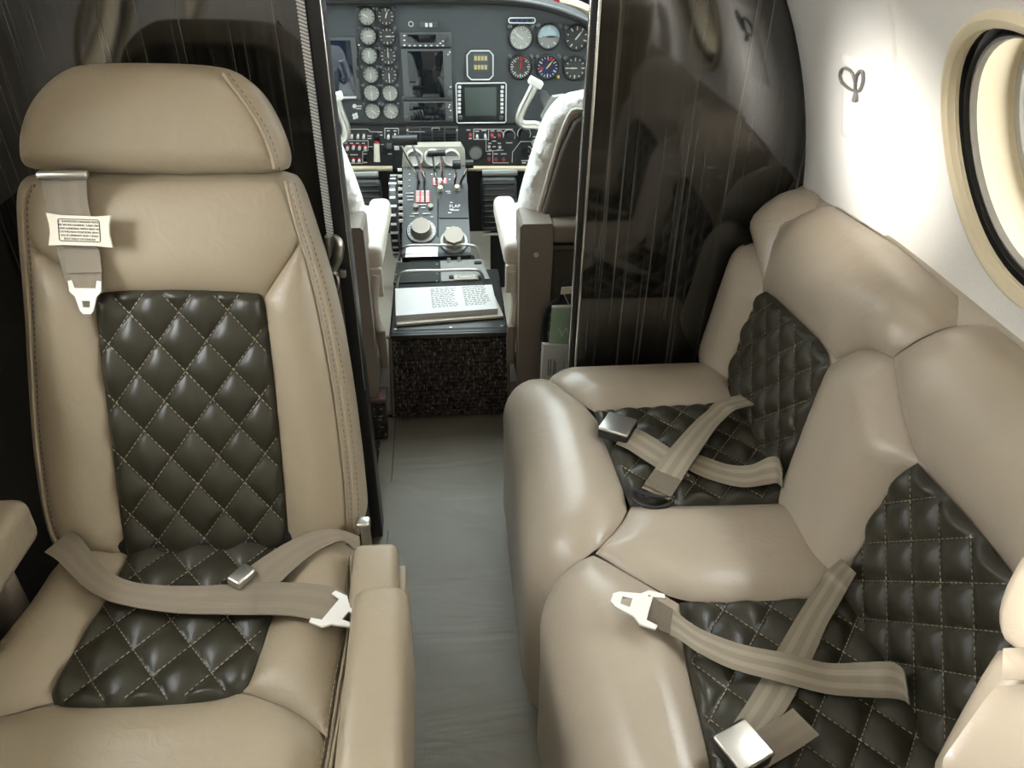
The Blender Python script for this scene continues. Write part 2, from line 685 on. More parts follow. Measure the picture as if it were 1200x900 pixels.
def mat_runner(name):
    m, nt, b = new_mat(name)
    tc = nd(nt, 'ShaderNodeTexCoord')
    n1 = nd(nt, 'ShaderNodeTexNoise', Scale=5.0, Detail=6.0, Roughness=0.6)
    nt.links.new(tc.outputs['Object'], n1.inputs['Vector'])
    mp = nd(nt, 'ShaderNodeMapping')
    mp.inputs['Scale'].default_value = (2.0, 7.0, 1)
    nt.links.new(tc.outputs['Object'], mp.inputs['Vector'])
    n2 = nd(nt, 'ShaderNodeTexNoise', Scale=1.3, Detail=3.0, Distortion=1.0)
    nt.links.new(mp.outputs[0], n2.inputs['Vector'])
    mx = nd(nt, 'ShaderNodeMix', data_type='RGBA')
    mx.inputs[6].default_value = (0.145, 0.13, 0.095, 1)
    mx.inputs[7].default_value = (0.245, 0.222, 0.17, 1)
    nt.links.new(n1.outputs['Fac'], mx.inputs[0])
    nt.links.new(mx.outputs[2], b.inputs['Base Color'])
    b.inputs['Roughness'].default_value = 0.5
    wv = nd(nt, 'ShaderNodeTexWave', Scale=120.0)
    wv.bands_direction = 'X'
    nt.links.new(tc.outputs['Object'], wv.inputs['Vector'])
    b1 = nd(nt, 'ShaderNodeBump', Strength=0.3, Distance=0.02)
    nt.links.new(n2.outputs['Fac'], b1.inputs['Height'])
    b2 = nd(nt, 'ShaderNodeBump', Strength=0.15, Distance=0.0008)
    nt.links.new(wv.outputs['Fac'], b2.inputs['Height'])
    nt.links.new(b1.outputs[0], b2.inputs['Normal'])
    nt.links.new(b2.outputs[0], b.inputs['Normal'])
    return m


def mat_glass(name, tint=(1, 1, 1)):
    m, nt, b = new_mat(name)
    tr = nd(nt, 'ShaderNodeBsdfTransparent')
    tr.inputs[0].default_value = (*tint, 1)
    gl = nd(nt, 'ShaderNodeBsdfGlossy', Roughness=0.02)
    fr = nd(nt, 'ShaderNodeFresnel', IOR=1.45)
    mx = nd(nt, 'ShaderNodeMixShader')
    nt.links.new(fr.outputs[0], mx.inputs[0])
    nt.links.new(tr.outputs[0], mx.inputs[1])
    nt.links.new(gl.outputs[0], mx.inputs[2])
    nt.links.new(mx.outputs[0], nt.nodes['Material Output'].inputs[0])
    return m


def mat_emit(name, col, s):
    m, nt, b = new_mat(name)
    em = nd(nt, 'ShaderNodeEmission', Strength=s)
    em.inputs[0].default_value = (*col, 1)
    nt.links.new(em.outputs[0], nt.nodes['Material Output'].inputs[0])
    return m


TAN = (0.325, 0.268, 0.187)  # darkened to paint in the dimmer light on the left chair
M = dict(
    leather=mat_leather('shaded_tan_leather', TAN),
    leather_lit=mat_leather('lit_tan_leather', (0.385, 0.327, 0.253), rough=0.31, wrinkle=0.18, spec=0.55),  # lighter copy of the chair leather, brighter right-hand light put into its colour
    quilt=mat_leather('dark_quilted_leather', (0.031, 0.0285, 0.0175), spec=0.38, rough=0.38, grain=0.1, wrinkle=0.12),
    thread=mat_plain('beige_thread', (0.30, 0.25, 0.175), 0.7),
    thread_dark=mat_plain('brown_thread', (0.12, 0.09, 0.06), 0.7),
    veneer=mat_veneer('black_gloss_veneer'),
    web=mat_web('tan_webbing', (0.225, 0.19, 0.135), (0.30, 0.255, 0.185)),
    web_plain=mat_web('plain_webbing', (0.20, 0.165, 0.115), (0.22, 0.18, 0.125)),
    patch=mat_plain('stitched_patch', (0.15, 0.122, 0.085), 0.6, bump=0.8, scale=900, var=0.3, vscale=400),
    chrome=mat_plain('polished_metal', (0.85, 0.85, 0.83), 0.16, 1.0),
    steel=mat_plain('brushed_metal', (0.62, 0.61, 0.56), 0.33, 1.0, bump=0.05),
    white_metal=mat_plain('pale_paint_and_chrome_glint', (0.80, 0.79, 0.74), 0.35),  # on the belt tongues this white stands in for bright chrome reflections
    black=mat_plain('black_plastic', (0.012, 0.012, 0.012), 0.4),
    blackmatte=mat_plain('matte_black', (0.008, 0.008, 0.008), 0.8),
    carpet=mat_carpet('speckled_carpet'),
    runner=mat_runner('grey_runner_vinyl'),
    wall=mat_plain('cream_wall_fabric', (0.78, 0.755, 0.70), 0.75, bump=0.35, scale=180, var=0.03, vscale=14),
    wallpanel=mat_plain('white_wall_panel', (0.80, 0.78, 0.74), 0.6, bump=0.1, scale=400, var=0.02),
    darkwall=mat_plain('charcoal_lower_wall', (0.035, 0.033, 0.028), 0.5, bump=0.15, scale=250, var=0.1),
    cream=mat_plain('cream_plastic', (0.72, 0.62, 0.43), 0.4, var=0.03),
    ledge=mat_plain('beige_ledge_fabric', (0.42, 0.37, 0.29), 0.7, bump=0.2, var=0.05),
    rubber=mat_plain('black_rubber', (0.006, 0.006, 0.006), 0.55),
    greyring=mat_plain('grey_ring', (0.36, 0.34, 0.29), 0.5),
    glass=mat_glass('window_glass', (0.97, 0.97, 0.95)),
    windscreen=mat_glass('tinted_windshield', (0.55, 0.58, 0.58)),  # tint added to cut the daylight reaching the cockpit
    maroon=mat_plain('dark_maroon', (0.09, 0.045, 0.04), 0.6, var=0.2),
    hook=mat_plain('grey_hook', (0.16, 0.155, 0.145), 0.4),
    lamp=mat_emit('lamp_diffuser', (1.0, 0.93, 0.82), LAMP),
    panel=mat_plain('grey_instrument_panel', (0.075, 0.082, 0.088), 0.5, bump=0.1, scale=500, var=0.08, vscale=8),
    subpanel=mat_plain('dark_switch_panel', (0.030, 0.032, 0.032), 0.5, var=0.1),
    bezel=mat_plain('black_bezel', (0.014, 0.015, 0.016), 0.35),
    bezel2=mat_plain('grey_bezel', (0.10, 0.105, 0.105), 0.4),
    dial_pale_glare=mat_plain('pale_glare_dial', (0.42, 0.42, 0.38), 0.4, var=0.08, vscale=60),  # paleness paints in the glare on the gauge faces
    dial_dark=mat_plain('dark_dial', (0.06, 0.06, 0.055), 0.35, var=0.2, vscale=60),
    dial_blue=mat_plain('blue_dial', (0.02, 0.03, 0.10), 0.35),
    sky_dial=mat_plain('pale_blue_half', (0.45, 0.58, 0.62), 0.4),
    earth_dial=mat_plain('grey_half', (0.30, 0.30, 0.28), 0.4),
    paint=mat_plain('white_paint', (0.75, 0.75, 0.72), 0.5),
    red=mat_plain('red_paint', (0.55, 0.03, 0.04), 0.45),
    yellow=mat_plain('yellow_paint', (0.75, 0.62, 0.15), 0.45),
    amber=mat_plain('amber_display', (0.55, 0.45, 0.22), 0.4),
    screen=mat_plain('dark_screen', (0.006, 0.009, 0.012), 0.05, ior=1.7),
    screen_green=mat_plain('grey_green_screen', (0.075, 0.095, 0.085), 0.25),
    screen_blue=mat_plain('blue_screen', (0.012, 0.02, 0.04), 0.05, ior=1.8),
    beigeplate=mat_plain('beige_plate', (0.46, 0.43, 0.36), 0.45, var=0.04),
    taupe=mat_plain('taupe_shell', (0.20, 0.165, 0.13), 0.5, bump=0.1, var=0.05),
    brown=mat_plain('brown_seat_fabric', (0.085, 0.07, 0.055), 0.6, bump=0.2, var=0.1),
    fleece=mat_plain('white_sheepskin', (0.74, 0.72, 0.68), 0.95, bump=1.0, scale=160, var=0.05, spec=0.1),
    ivory=mat_plain('ivory_leather', (0.62, 0.57, 0.49), 0.4, var=0.03),
    paper=mat_plain('white_paper', (0.60, 0.595, 0.57), 0.8, var=0.02),
    ink=mat_plain('grey_ink', (0.12, 0.12, 0.12), 0.8),
    green=mat_plain('pale_green_card', (0.33, 0.45, 0.31), 0.6, var=0.05),
    carpet_loop=mat_plain('woven_carpet', (0.085, 0.073, 0.066), 0.95, bump=0.6, scale=700, var=0.35, vscale=45, spec=0.1),
    yarn=mat_plain('pale_yarn', (0.30, 0.265, 0.23), 0.9),
    tray=mat_plain('dark_grey_metal', (0.045, 0.048, 0.045), 0.35, metal=0.3, var=0.1),
    greymetal=mat_plain('grey_painted_metal', (0.30, 0.30, 0.28), 0.4, metal=0.3, var=0.08),
    bronze=mat_plain('tan_knob', (0.33, 0.28, 0.22), 0.4, var=0.1),
    label=mat_plain('cream_label_plastic', (0.72, 0.67, 0.54), 0.45),
    whitebar=mat_plain('ribbed_white', (0.72, 0.72, 0.70), 0.35),
)


# ------------------------------------------------------------------ the cabin shell
X0, EA, ZC, EB = -0.03, 0.705, 0.66, 0.79
TH_LO, TH_HI = -0.988, 1.1
WIN_TH, WIN_R = 0.443, 0.150
ARC = 0.772                                  # metres per radian at the window belt


def wall_pt(side, y, th, h=0.0):
    """point on the oval fuselage wall; h = metres towards the cabin"""
    c, s = math.cos(th), math.sin(th)
    n = Vector((c / EA, 0, s / EB)).normalized()
    p = Vector((EA * c, y, ZC + EB * s)) - n * h
    return Vector((X0 + side * p.x, p.y, p.z))


def lin(a, b, n):
    return [a + (b - a) * i / n for i in range(n + 1)]


def structure(name, mb, mat, parent=None, **k):
    o = mb.build(name, mat, parent, **k)
    o['kind'] = 'structure'
    return o


def wall_sheet(side, y0, y1, wins, th_lo=TH_LO, th_hi=TH_HI):
    mb = MB()
    H = 0.21
    tl, tu = WIN_TH - H / ARC, WIN_TH + H / ARC
    ys = [y0]
    for w in sorted(wins):
        ys += [w - H, w + H]
    ys.append(y1)

    def grid(ya, yb, ta, tb, ny, nt):
        Y, T = lin(ya, yb, ny), lin(ta, tb, nt)
        vs = [wall_pt(side, y, t) for y in Y for t in T]
        mb.add(vs, [(i * (nt + 1) + j, i * (nt + 1) + j + 1, (i + 1) * (nt + 1) + j + 1, (i + 1) * (nt + 1) + j) for i in range(ny) for j in range(nt)])
    for a, b in zip(ys, ys[1:]):
        isw = any(abs((a + b) / 2 - w) < 1e-6 for w in wins)
        ny = 8 if isw else max(1, int((b - a) / 0.06))
        grid(a, b, th_lo, tl, ny, 14)
        grid(a, b, tu, th_hi, ny, 6)
        if not isw:
            grid(a, b, tl, tu, ny, 8)
        else:
            yc = (a + b) / 2
            n = 8
            sq = [(a + (b - a) * i / n, tl) for i in range(n)] + [(b, tl + (tu - tl) * i / n) for i in range(n)] + \
                 [(b - (b - a) * i / n, tu) for i in range(n)] + [(a, tu - (tu - tl) * i / n) for i in range(n)]
            vs = []
            m = len(sq)
            for k in range(5):
                f = k / 4
                for (sy, st) in sq:
                    ph = math.atan2((st - WIN_TH) * ARC, sy - yc)
                    cy, ct = yc + WIN_R * math.cos(ph), WIN_TH + WIN_R * math.sin(ph) / ARC
                    vs.append(wall_pt(side, sy + (cy - sy) * f, st + (ct - st) * f))
            mb.add(vs, [(k * m + i, k * m + (i + 1) % m, (k + 1) * m + (i + 1) % m, (k + 1) * m + i) for k in range(4) for i in range(m)])
    return mb


WINS_R = [0.73, 0.0, -0.75, -1.5]
WINS_L = [0.73, 0.0, -0.75, -1.5]
Y_AFT, Y_BL, Y_BR, Y_NOSE = -2.2, 1.25, 1.35, 2.95
wr = structure('wall_right', wall_sheet(1, Y_AFT, Y_BR, WINS_R), M['wall'])
wl = structure('wall_left', wall_sheet(-1, Y_AFT, Y_BR, WINS_L), M['wall'])
mb = MB()
T = lin(TH_HI, math.pi - TH_HI, 14)
Y = lin(Y_AFT, 1.95, 20)
mb.add([Vector((X0 + EA * math.cos(t), y, ZC + EB * math.sin(t))) for y in Y for t in T],
       [(i * 15 + j, i * 15 + j + 1, (i + 1) * 15 + j + 1, (i + 1) * 15 + j) for i in range(20) for j in range(14)])
structure('ceiling', mb, M['wall'])
mb = MB()
mb.box((X0, (Y_AFT + Y_NOSE) / 2, -0.02), (1.0, Y_NOSE - Y_AFT, 0.04))
structure('floor', mb, M['carpet'], smooth=False)
mb = MB()
mb.slab([Vector((X0 + EA * math.cos(t), Y_AFT, ZC + EB * math.sin(t))) for t in lin(TH_LO, math.pi - TH_LO, 30)], (0, -0.03, 0))
structure('wall_back', mb, M['wall'], smooth=False)


def window(n, side, yc):
    def ring(prof, nphi=56):
        mb = MB()
        vs = [wall_pt(side, yc + r * math.cos(2 * math.pi * k / nphi), WIN_TH + r * math.sin(2 * math.pi * k / nphi) / ARC, h) for r, h in prof for k in range(nphi)]
        return mb.add(vs, [(i * nphi + k, i * nphi + (k + 1) % nphi, (i + 1) * nphi + (k + 1) % nphi, (i + 1) * nphi + k) for i in range(len(prof) - 1) for k in range(nphi)])
    c = wall_pt(side, yc, WIN_TH)
    e = bpy.data.objects.new('window_%d' % n, None)
    COL.objects.link(e)
    e.location = c
    e['kind'] = 'structure'
    e['label'] = 'round cabin window with cream trim ring in the %s wall' % ('right' if side > 0 else 'left')
    ring([(.169, -.002), (.168, .004), (.164, .009), (.159, .010), (.153, .007), (.149, -.004)]).build('trim_ring', M['cream'], e)
    ring([(.151, -.002), (.149, -.014), (.141, -.016), (.140, -.004), (.138, -.004), (.137, -.014)]).build('rubber_gasket', M['rubber'], e)
    ring([(.139, -.010), (.133, -.008), (.130, -.014)]).build('gasket_lip', M['greyring'], e)
    ring([(.131, -.012), (.129, -.030), (.127, -.055)]).build('window_reveal', M['cream'], e)
    ring([(.128, -.054), (.120, -.056), (.119, -.062)]).build('inner_ring', M['greyring'], e)
    ring([(.121, -.060), (.06, -.060), (.0005, -.060)]).build('pane', M['glass'], e)
    return e


for i, y in enumerate(WINS_R):
    window(i + 1, 1, y)
for i, y in enumerate(WINS_L):
    window(i + 5, -1, y)


def on_wall(side):
    return lambda u, v, h: wall_pt(side, u, WIN_TH + v / ARC, h)


# fitted front section of the right wall lining: its aft edge is the upright seam
SR = on_wall(1)
seam = [(1.037, -0.45), (1.037, -0.22), (1.035, -0.16), (1.031, -0.085), (1.013, 0.005), (0.998, 0.07), (0.981, 0.14), (0.95, 0.40)]
cushion('side_panel', seam + [(1.343, 0.40), (1.343, -0.45)], SR, 0.007, 0.006, M['wallpanel'], wr, step=0.03, edge=-0.001, rings=(0.002, 0.004), smooth=1)
hatch = empty('wall_hatch', wall_pt(1, 1.11, WIN_TH - .03), 'white rounded blank cover plate on the right wall by the dark bulkhead', 'cover')
hp = [(1.063, -0.096), (1.032, 0.046), (1.160, 0.036), (1.192, -0.104)]
cushion('plate', smooth_poly(hp, 0), lambda u, v, h: SR(u, v, h + .0065), 0.006, 0.008, M['wallpanel'], hatch, step=0.012, edge=0, rings=(0.0015, 0.004))
hook = empty('wall_hook', wall_pt(1, 1.115, WIN_TH), 'small grey double loop hook on the white cover plate', 'hook')


def wl_pts(P, h):
    return [SR(u, v, h) for u, v in P]


l1 = [(1.117, -.008), (1.139, -.009), (1.158, -.004), (1.157, .010), (1.138, .021), (1.116, .020), (1.110, .005)]
l2 = [(1.112, -.006), (1.105, .013), (1.090, .027), (1.079, .028), (1.083, .014), (1.098, -.003)]
mb = MB(); mb.tube(crom(wl_pts(l1, .015), 5, True), 0.0020, closed=True); mb.build('loop', M['hook'], hook)
mb = MB(); mb.tube(crom(wl_pts(l2, .015), 5, True), 0.0022, closed=True); mb.build('loop', M['hook'], hook)
mb = MB(); mb.rbox(SR(1.114, -.016, .0145), (.006, .009, .018), .002); mb.build('hook_stem', M['hook'], hook)

# beige ledge between the divan back and the wall
mb = MB()
prof = [(.640, .68), (.642, .775), (.650, .788), (.666, .798), (.69, .803), (.69, .68)]
ysl = lin(-0.6, 1.345, 24)
mb.add([Vector((x, y, z - .036 * max(0, (y - 1.0) / .35))) for y in ysl for x, z in prof], [(i * 6 + j, i * 6 + (j + 1) % 6, (i + 1) * 6 + (j + 1) % 6, (i + 1) * 6 + j) for i in range(24) for j in range(6)] + [(0, 1, 2, 3, 4, 5), tuple(24 * 6 + j for j in (5, 4, 3, 2, 1, 0))])
structure('trim_1', mb, M['ledge'])
# dark sheet over the lower left wall
mb = MB()
T = lin(-0.95, 0.16, 12)
Y = lin(-0.2, 1.245, 12)
mb.add([wall_pt(-1, y, t, .006) for y in Y for t in T], [(i * 13 + j, i * 13 + j + 1, (i + 1) * 13 + j + 1, (i + 1) * 13 + j) for i in range(12) for j in range(12)])
structure('trim_2', mb, M['darkwall'])


# ------------------------------------------------------------------ front bulkheads
def bulkhead(name, y, x0, x1, side, th):
    pts = []
    for t in lin(-0.95, 1.5, 40):
        p = wall_pt(side, y, t)
        if (p.x > x0 if side > 0 else p.x < x1):
            pts.append(p)
    xe = x0 if side > 0 else x1
    c = (xe - X0) / EA
    ztop = ZC + EB * math.sqrt(1 - c * c)
    pts = [Vector((xe, y, 0))] + [Vector((pts[0].x, y, 0))] + pts + [Vector((xe, y, ztop))]
    mb = MB()
    mb.slab(pts, (0, th, 0))
    return structure(name, mb, M['veneer'], smooth=False)


bl = bulkhead('wall_front_left', Y_BL, -0.72, -0.205, -1, 0.03)
br = bulkhead('wall_front_right', Y_BR, 0.262, 0.68, 1, 0.03)
mb = MB(); mb.rbox((-0.1985, 1.254, 1.055), (0.011, 0.016, 0.74), 0.002)
mb.build('edge_strip', M['bezel2'], bl)
mb = MB()
for i in range(140):
    mb.box((-0.1985, 1.2455, 0.70 + i * 0.0052), (0.0125, 0.002, 0.0030), Matrix.Rotation(math.radians(24), 3, 'Y'))
mb.build('edge_rib', M['whitebar'], bl, smooth=False, kind='stuff')
mb = MB(); mb.rbox((-0.181, 1.275, 0.70), (0.024, 0.05, 1.40), 0.003)
mb.build('edge_post', M['black'], bl)
mb = MB(); mb.rbox((-0.171, 1.2535, 0.90), (0.0025, 0.007, 1.0), 0.001)
mb.build('edge_bead', M['chrome'], bl)
# latch plate and strike on the door edge
lt = empty('door_latch', (-.17, 1.24, .62), 'curved chrome latch on the edge of the left bulkhead', 'latch')
mb = MB()
lp = crom([at(391, 276, y=1.24), at(397, 285, y=1.235), at(396, 300, y=1.235), at(390, 314, y=1.24), at(388, 318, y=1.245)], 6)
mb.tube(lp, [0.004 + 0.006 * math.sin(math.pi * i / (len(lp) - 1)) for i in range(len(lp))], n=10)
mb.build('latch_lever', M['steel'], lt)
mb = MB(); mb.rbox(at(386, 292, y=1.246), (.012, .012, .05), .003); mb.build('latch_body', M['steel'], lt)
st = empty('door_strike', at(396, 370, y=1.24), 'chrome hinge arm below the latch beside the cream seat', 'hinge')
mb = MB()
mb.tube(crom([at(388, 318, y=1.24), at(394, 322, y=1.24), at(396, 334, y=1.24), at(391, 350, y=1.24), at(390, 372, y=1.24)], 5), 0.0045, n=8)
mb.build('hinge_arm', M['chrome'], st)
mb = MB(); mb.rbox(at(402, 320, y=1.24), (.010, .012, .014), .002); mb.build('hinge_block', M['steel'], st)
mb = MB(); mb.rbox(at(397, 376, y=1.24), (.012, .010, .020), .003); mb.build('hinge_block', M['steel'], st)
# right edge beads
mb = MB(); mb.rbox((0.258, 1.352, 0.70), (0.006, 0.014, 1.40), 0.002); mb.build('edge_bead', M['chrome'], br)
mb = MB(); mb.rbox((0.2505, 1.362, 0.70), (0.009, 0.03, 1.40), 0.002); mb.build('edge_post', M['black'], br)
mb = MB(); mb.rbox((0.2445, 1.357, 0.70), (0.003, 0.010, 1.40), 0.001); mb.build('edge_bead', M['chrome'], br)

# ------------------------------------------------------------------ aisle runner
rn = empty('aisle_runner', (-.02, .7, 0), 'grey creased vinyl runner down the aisle between seats', 'runner')
mb = MB()
nx, ny = 26, 110
vs = []
for j in range(ny + 1):
    y = -1.6 + (1.700 + 1.6) * j / ny
    for i in range(nx + 1):
        f = i / nx
        x = -0.195 + 0.40 * f
        h = 0.004 + 0.007 * max(0, noise.noise(Vector((x * 3, y * 6 + x * 3, 0.3)))) + 0.002 * noise.noise(Vector((x * 8, y * 10 + x * 6, 4.1)))
        h -= 0.002 * math.exp(-((x + 0.158) / 0.004) ** 2)
        h = max(h, 0.0015)
        if i in (0, nx):
            h = 0.0
        vs.append((x, y, h))
mb.add(vs, [(j * (nx + 1) + i, j * (nx + 1) + i + 1, (j + 1) * (nx + 1) + i + 1, (j + 1) * (nx + 1) + i) for j in range(ny) for i in range(nx)])
mb.build('runner_sheet', M['runner'], rn)
mb = MB(); mb.box((-0.158, 0.05, 0.0052), (0.0022, 3.28, 0.002)); mb.build('hem_line', M['tray'], rn, smooth=False)

# ------------------------------------------------------------------ strip lamps added out of view under the ceiling as interior fill
for k, s in enumerate((-1, 1)):
    for q, (ya, yb) in enumerate(((-2.0, -1.0), (-0.95, 0.05), (0.1, 1.1))):
        l = empty('ceiling_fill_light', (X0 + s * .26, (ya + yb) / 2, 1.37), 'added slim %s ceiling fill lamp on the %s side' % (('aft', 'middle', 'forward')[q], 'right' if s > 0 else 'left'), 'lamp', 'added fill lamps')
        mb = MB(); mb.rbox((X0 + s * .26, (ya + yb) / 2, 1.375), (.08, yb - ya, .02), .004); mb.build('lamp_housing', M['white_metal'], l)
        mb = MB(); mb.box((X0 + s * .26, (ya + yb) / 2, 1.362), (.06, yb - ya - .03, .004)); mb.build('diffuser', M['lamp'], l, smooth=False)


# ------------------------------------------------------------------ club chair on the left
def plane_surf(O, U, V):
    O, U, V = Vector(O), Vector(U).normalized(), Vector(V).normalized()
    N = U.cross(V)

    def S(u, v, h):
        return O + U * u + V * v + N * h

    def px(x, y):
        d = ray(x, y)
        k = (O - CAM).dot(N) / d.dot(N)
        p = CAM + d * k - O
        return (p.dot(U), p.dot(V))
    S.px, S.N, S.U, S.V, S.O = px, N, U, V, O
    return S


REC = math.radians(22)
CH = empty('club_chair', (-.375, .7, 0), 'tan leather club chair with dark diamond quilting before the left bulkhead', 'chair')
SB = plane_surf((-.375, .835, .41), (1, 0, 0), (0, math.sin(REC), math.cos(REC)))
PB = lambda *P: [SB.px(x, y) for x, y in P]
SBo = plane_surf(SB(0, 0, -.028), SB.U, SB.V)
back_out = [SBo.px(*p) for p in ((20, 214), (40, 200), (180, 198), (325, 197), (341, 204), (360, 260), (388, 350), (408, 460), (424, 590), (425, 622), (414, 640), (330, 644), (150, 653), (75, 652), (56, 630), (42, 560), (34, 480), (28, 360), (18, 250))]
pillow('backrest', back_out, lambda u, v, h: SB(u, v, h - .006), 0.115, 0.030, M['leather'], CH, step=0.02, smooth=2, corner=80)
SB2 = lambda u, v, h: SB(u, v, h + .002)
# seams in front
q_out = PB((112, 358), (116, 345), (130, 342), (215, 340), (300, 344), (308, 352), (318, 420), (326, 500), (335, 600), (338, 643), (250, 647), (147, 653), (140, 600), (128, 500), (118, 420))
DU, DV = 0.0655, 0.083
q, qB = cushion('quilted_insert', q_out, SB2, 0.004, 0.012, M['quilt'], CH, grow=.002, step=0.0042, hfun=quilt_h(DU, DV, 0.011, off=(0.004, 0.02)), rings=(0.0015, 0.004), smooth=1)
quilt_stitch(qB, SB2, DU, DV, (0.004, 0.02), M['thread'], q)
upper = PB((32, 222), (42, 213), (180, 212), (318, 210), (328, 216), (340, 250), (352, 282), (310, 346), (300, 343), (215, 339), (130, 341), (115, 344), (85, 320), (34, 287), (28, 250))
cushion('upper_panel', upper, SB2, 0.012, 0.05, M['leather'], CH, grow=.0008, step=0.014)
bl_l = PB((33, 288), (85, 321), (114, 345), (111, 358), (117, 420), (127, 500), (139, 600), (146, 652), (85, 650), (66, 625), (52, 560), (44, 480), (38, 360))
cushion('side_bolster', bl_l, SB2, 0.018, 0.045, M['leather'], CH, grow=.0008, step=0.014)
bl_r = PB((353, 283), (311, 347), (310, 352), (319, 420), (327, 500), (336, 600), (339, 643), (396, 640), (405, 620), (402, 560), (390, 460), (372, 360))
cushion('side_bolster', bl_r, SB2, 0.018, 0.045, M['leather'], CH, grow=.0008, step=0.014)
# piping along the right and left edges
for P in (((334, 212), (346, 260), (358, 300), (374, 362), (392, 460), (404, 560), (408, 620)), ((340, 214), (352, 256), (366, 300), (383, 362), (401, 460), (413, 560), (416, 620)),
          ((36, 216), (27, 250), (34, 360), (40, 480), (48, 560), (60, 622), (78, 648))):
    pts = crom([SB(*SB.px(*p), -.0005) for p in P], 8)
    mb = MB(); mb.tube(pts, 0.0022, n=6); mb.build('piping', M['leather'], CH)
    dashes([p + SB.U * .006 + SB.N * .001 for p in pts], SB.N, M['thread_dark'], CH, lift=.001)
# headrest
SH = plane_surf(SB(0, .505, .018), (1, 0, 0), (0, math.sin(math.radians(18)), math.cos(math.radians(18))))
PH = lambda *P: [SH.px(x, y) for x, y in P]
SHo = plane_surf(SH(0, 0, -.028), SH.U, SH.V)
PHo = lambda *P: [SHo.px(x, y) for x, y in P]
hr = PHo((30, 196), (24, 180), (26, 148), (38, 118), (60, 93), (82, 79), (104, 74), (180, 73), (248, 76), (280, 84), (304, 106), (322, 138), (335, 172), (337, 192), (330, 203), (224, 205), (120, 203), (48, 200))
HRP = pillow('headrest', hr, SH, 0.10, 0.032, M['leather'], CH, step=0.014, dome=.012, domew=.08, smooth=2, corner=80, back_in=0.03)
pts = crom([SH(*SH.px(*p), .0035) for p in ((262, 86), (272, 100), (290, 124), (306, 150), (318, 180), (322, 198))], 8)
mb = MB(); mb.tube([p - SH.N * .001 for p in pts], 0.0028, n=6); mb.build('piping', M['leather'], HRP)
dashes([p + SH.U * .007 + SH.N * .000 for p in pts], SH.N, M['thread_dark'], HRP, lift=.001)
for dx in (-.07, .07):
    mb = MB(); mb.cyl(SB(dx - .02, .44, -.06), SB(dx - .02, .56, -.055), .007); mb.build('headrest_post', M['chrome'], CH)
# seat cushion
SS = plane_surf((-.375, .5, .41), (1, 0, 0), (0, 1, 0))
PS = lambda *P: [SS.px(x, y) for x, y in P]
seat_out = [(-.245 + .015, .335), (.222, .335), (.228, .15), (.229, -.2), (.20, -.24), (-.20, -.24), (-.236, -.2), (-.236, .20), (-.225, .30)]
seat_out = PS((150, 628), (300, 620), (405, 620), (424, 636), (416, 720), (405, 780), (392, 850), (383, 905)) + [(.218, -.20), (.19, -.24), (-.20, -.24), (-.24, -.2)] + PS((-60, 800), (0, 738), (30, 700), (56, 655), (85, 632))
pillow('seat_cushion', seat_out, lambda u, v, h: SS(u, v, h - .006), 0.12, 0.030, M['leather'], CH, step=0.02, smooth=2, corner=80)
SS2 = lambda u, v, h: SS(u, v, h + .002)
sq_out = PS((155, 636), (240, 630), (342, 628), (326, 700), (309, 750), (292, 800), (283, 808), (262, 817), (231, 822), (170, 826), (116, 828), (72, 827), (62, 820), (61, 808), (82, 768), (110, 724), (136, 682))
q, qB = cushion('quilted_insert', sq_out, SS2, 0.004, 0.012, M['quilt'], CH, grow=.002, step=0.0042, hfun=quilt_h(0.072, 0.086, 0.011, off=(-.01, .12)), rings=(0.0015, 0.004), smooth=1)
quilt_stitch(qB, SS2, 0.072, 0.086, (-.01, .12), M['thread'], q)
cushion('front_panel', PS((64, 824), (0, 840), (-70, 852)) + [(-.22, -.2), (-.19, -.225), (.18, -.225), (.205, -.19)] + PS((374, 905), (383, 864), (345, 832), (283, 810), (262, 818), (231, 823), (170, 827), (116, 829), (72, 828)), SS2, 0.016, 0.05, M['leather'], CH, grow=.0008, step=0.015)
cushion('side_bolster', PS((343, 628), (327, 700), (310, 750), (293, 800), (285, 808), (345, 830), (383, 862), (392, 800), (400, 740), (404, 690), (410, 650), (404, 632)), SS2, 0.014, 0.045, M['leather'], CH, grow=.0008, step=0.014)
cushion('side_bolster', PS((154, 636), (134, 683), (108, 725), (80, 769), (59, 808), (61, 821), (0, 838), (-60, 850), (-40, 800), (10, 738), (40, 700), (64, 662), (92, 640)), SS2, 0.014, 0.045, M['leather'], CH, grow=.0008, step=0.014)
for P in (((411, 652), (412, 690), (408, 740), (398, 800), (387, 872), (380, 910)), ((418, 652), (419, 690), (414, 740), (404, 800), (392, 872), (385, 910))):
    pts = crom([SS(*SS.px(*p), -.0005) for p in P], 8)
    mb = MB(); mb.tube(pts, 0.0022, n=6); mb.build('piping', M['leather'], CH)
    dashes([p - SS.U * .006 + SS.N * .001 for p in pts], SS.N, M['thread'], CH, lift=.0012)
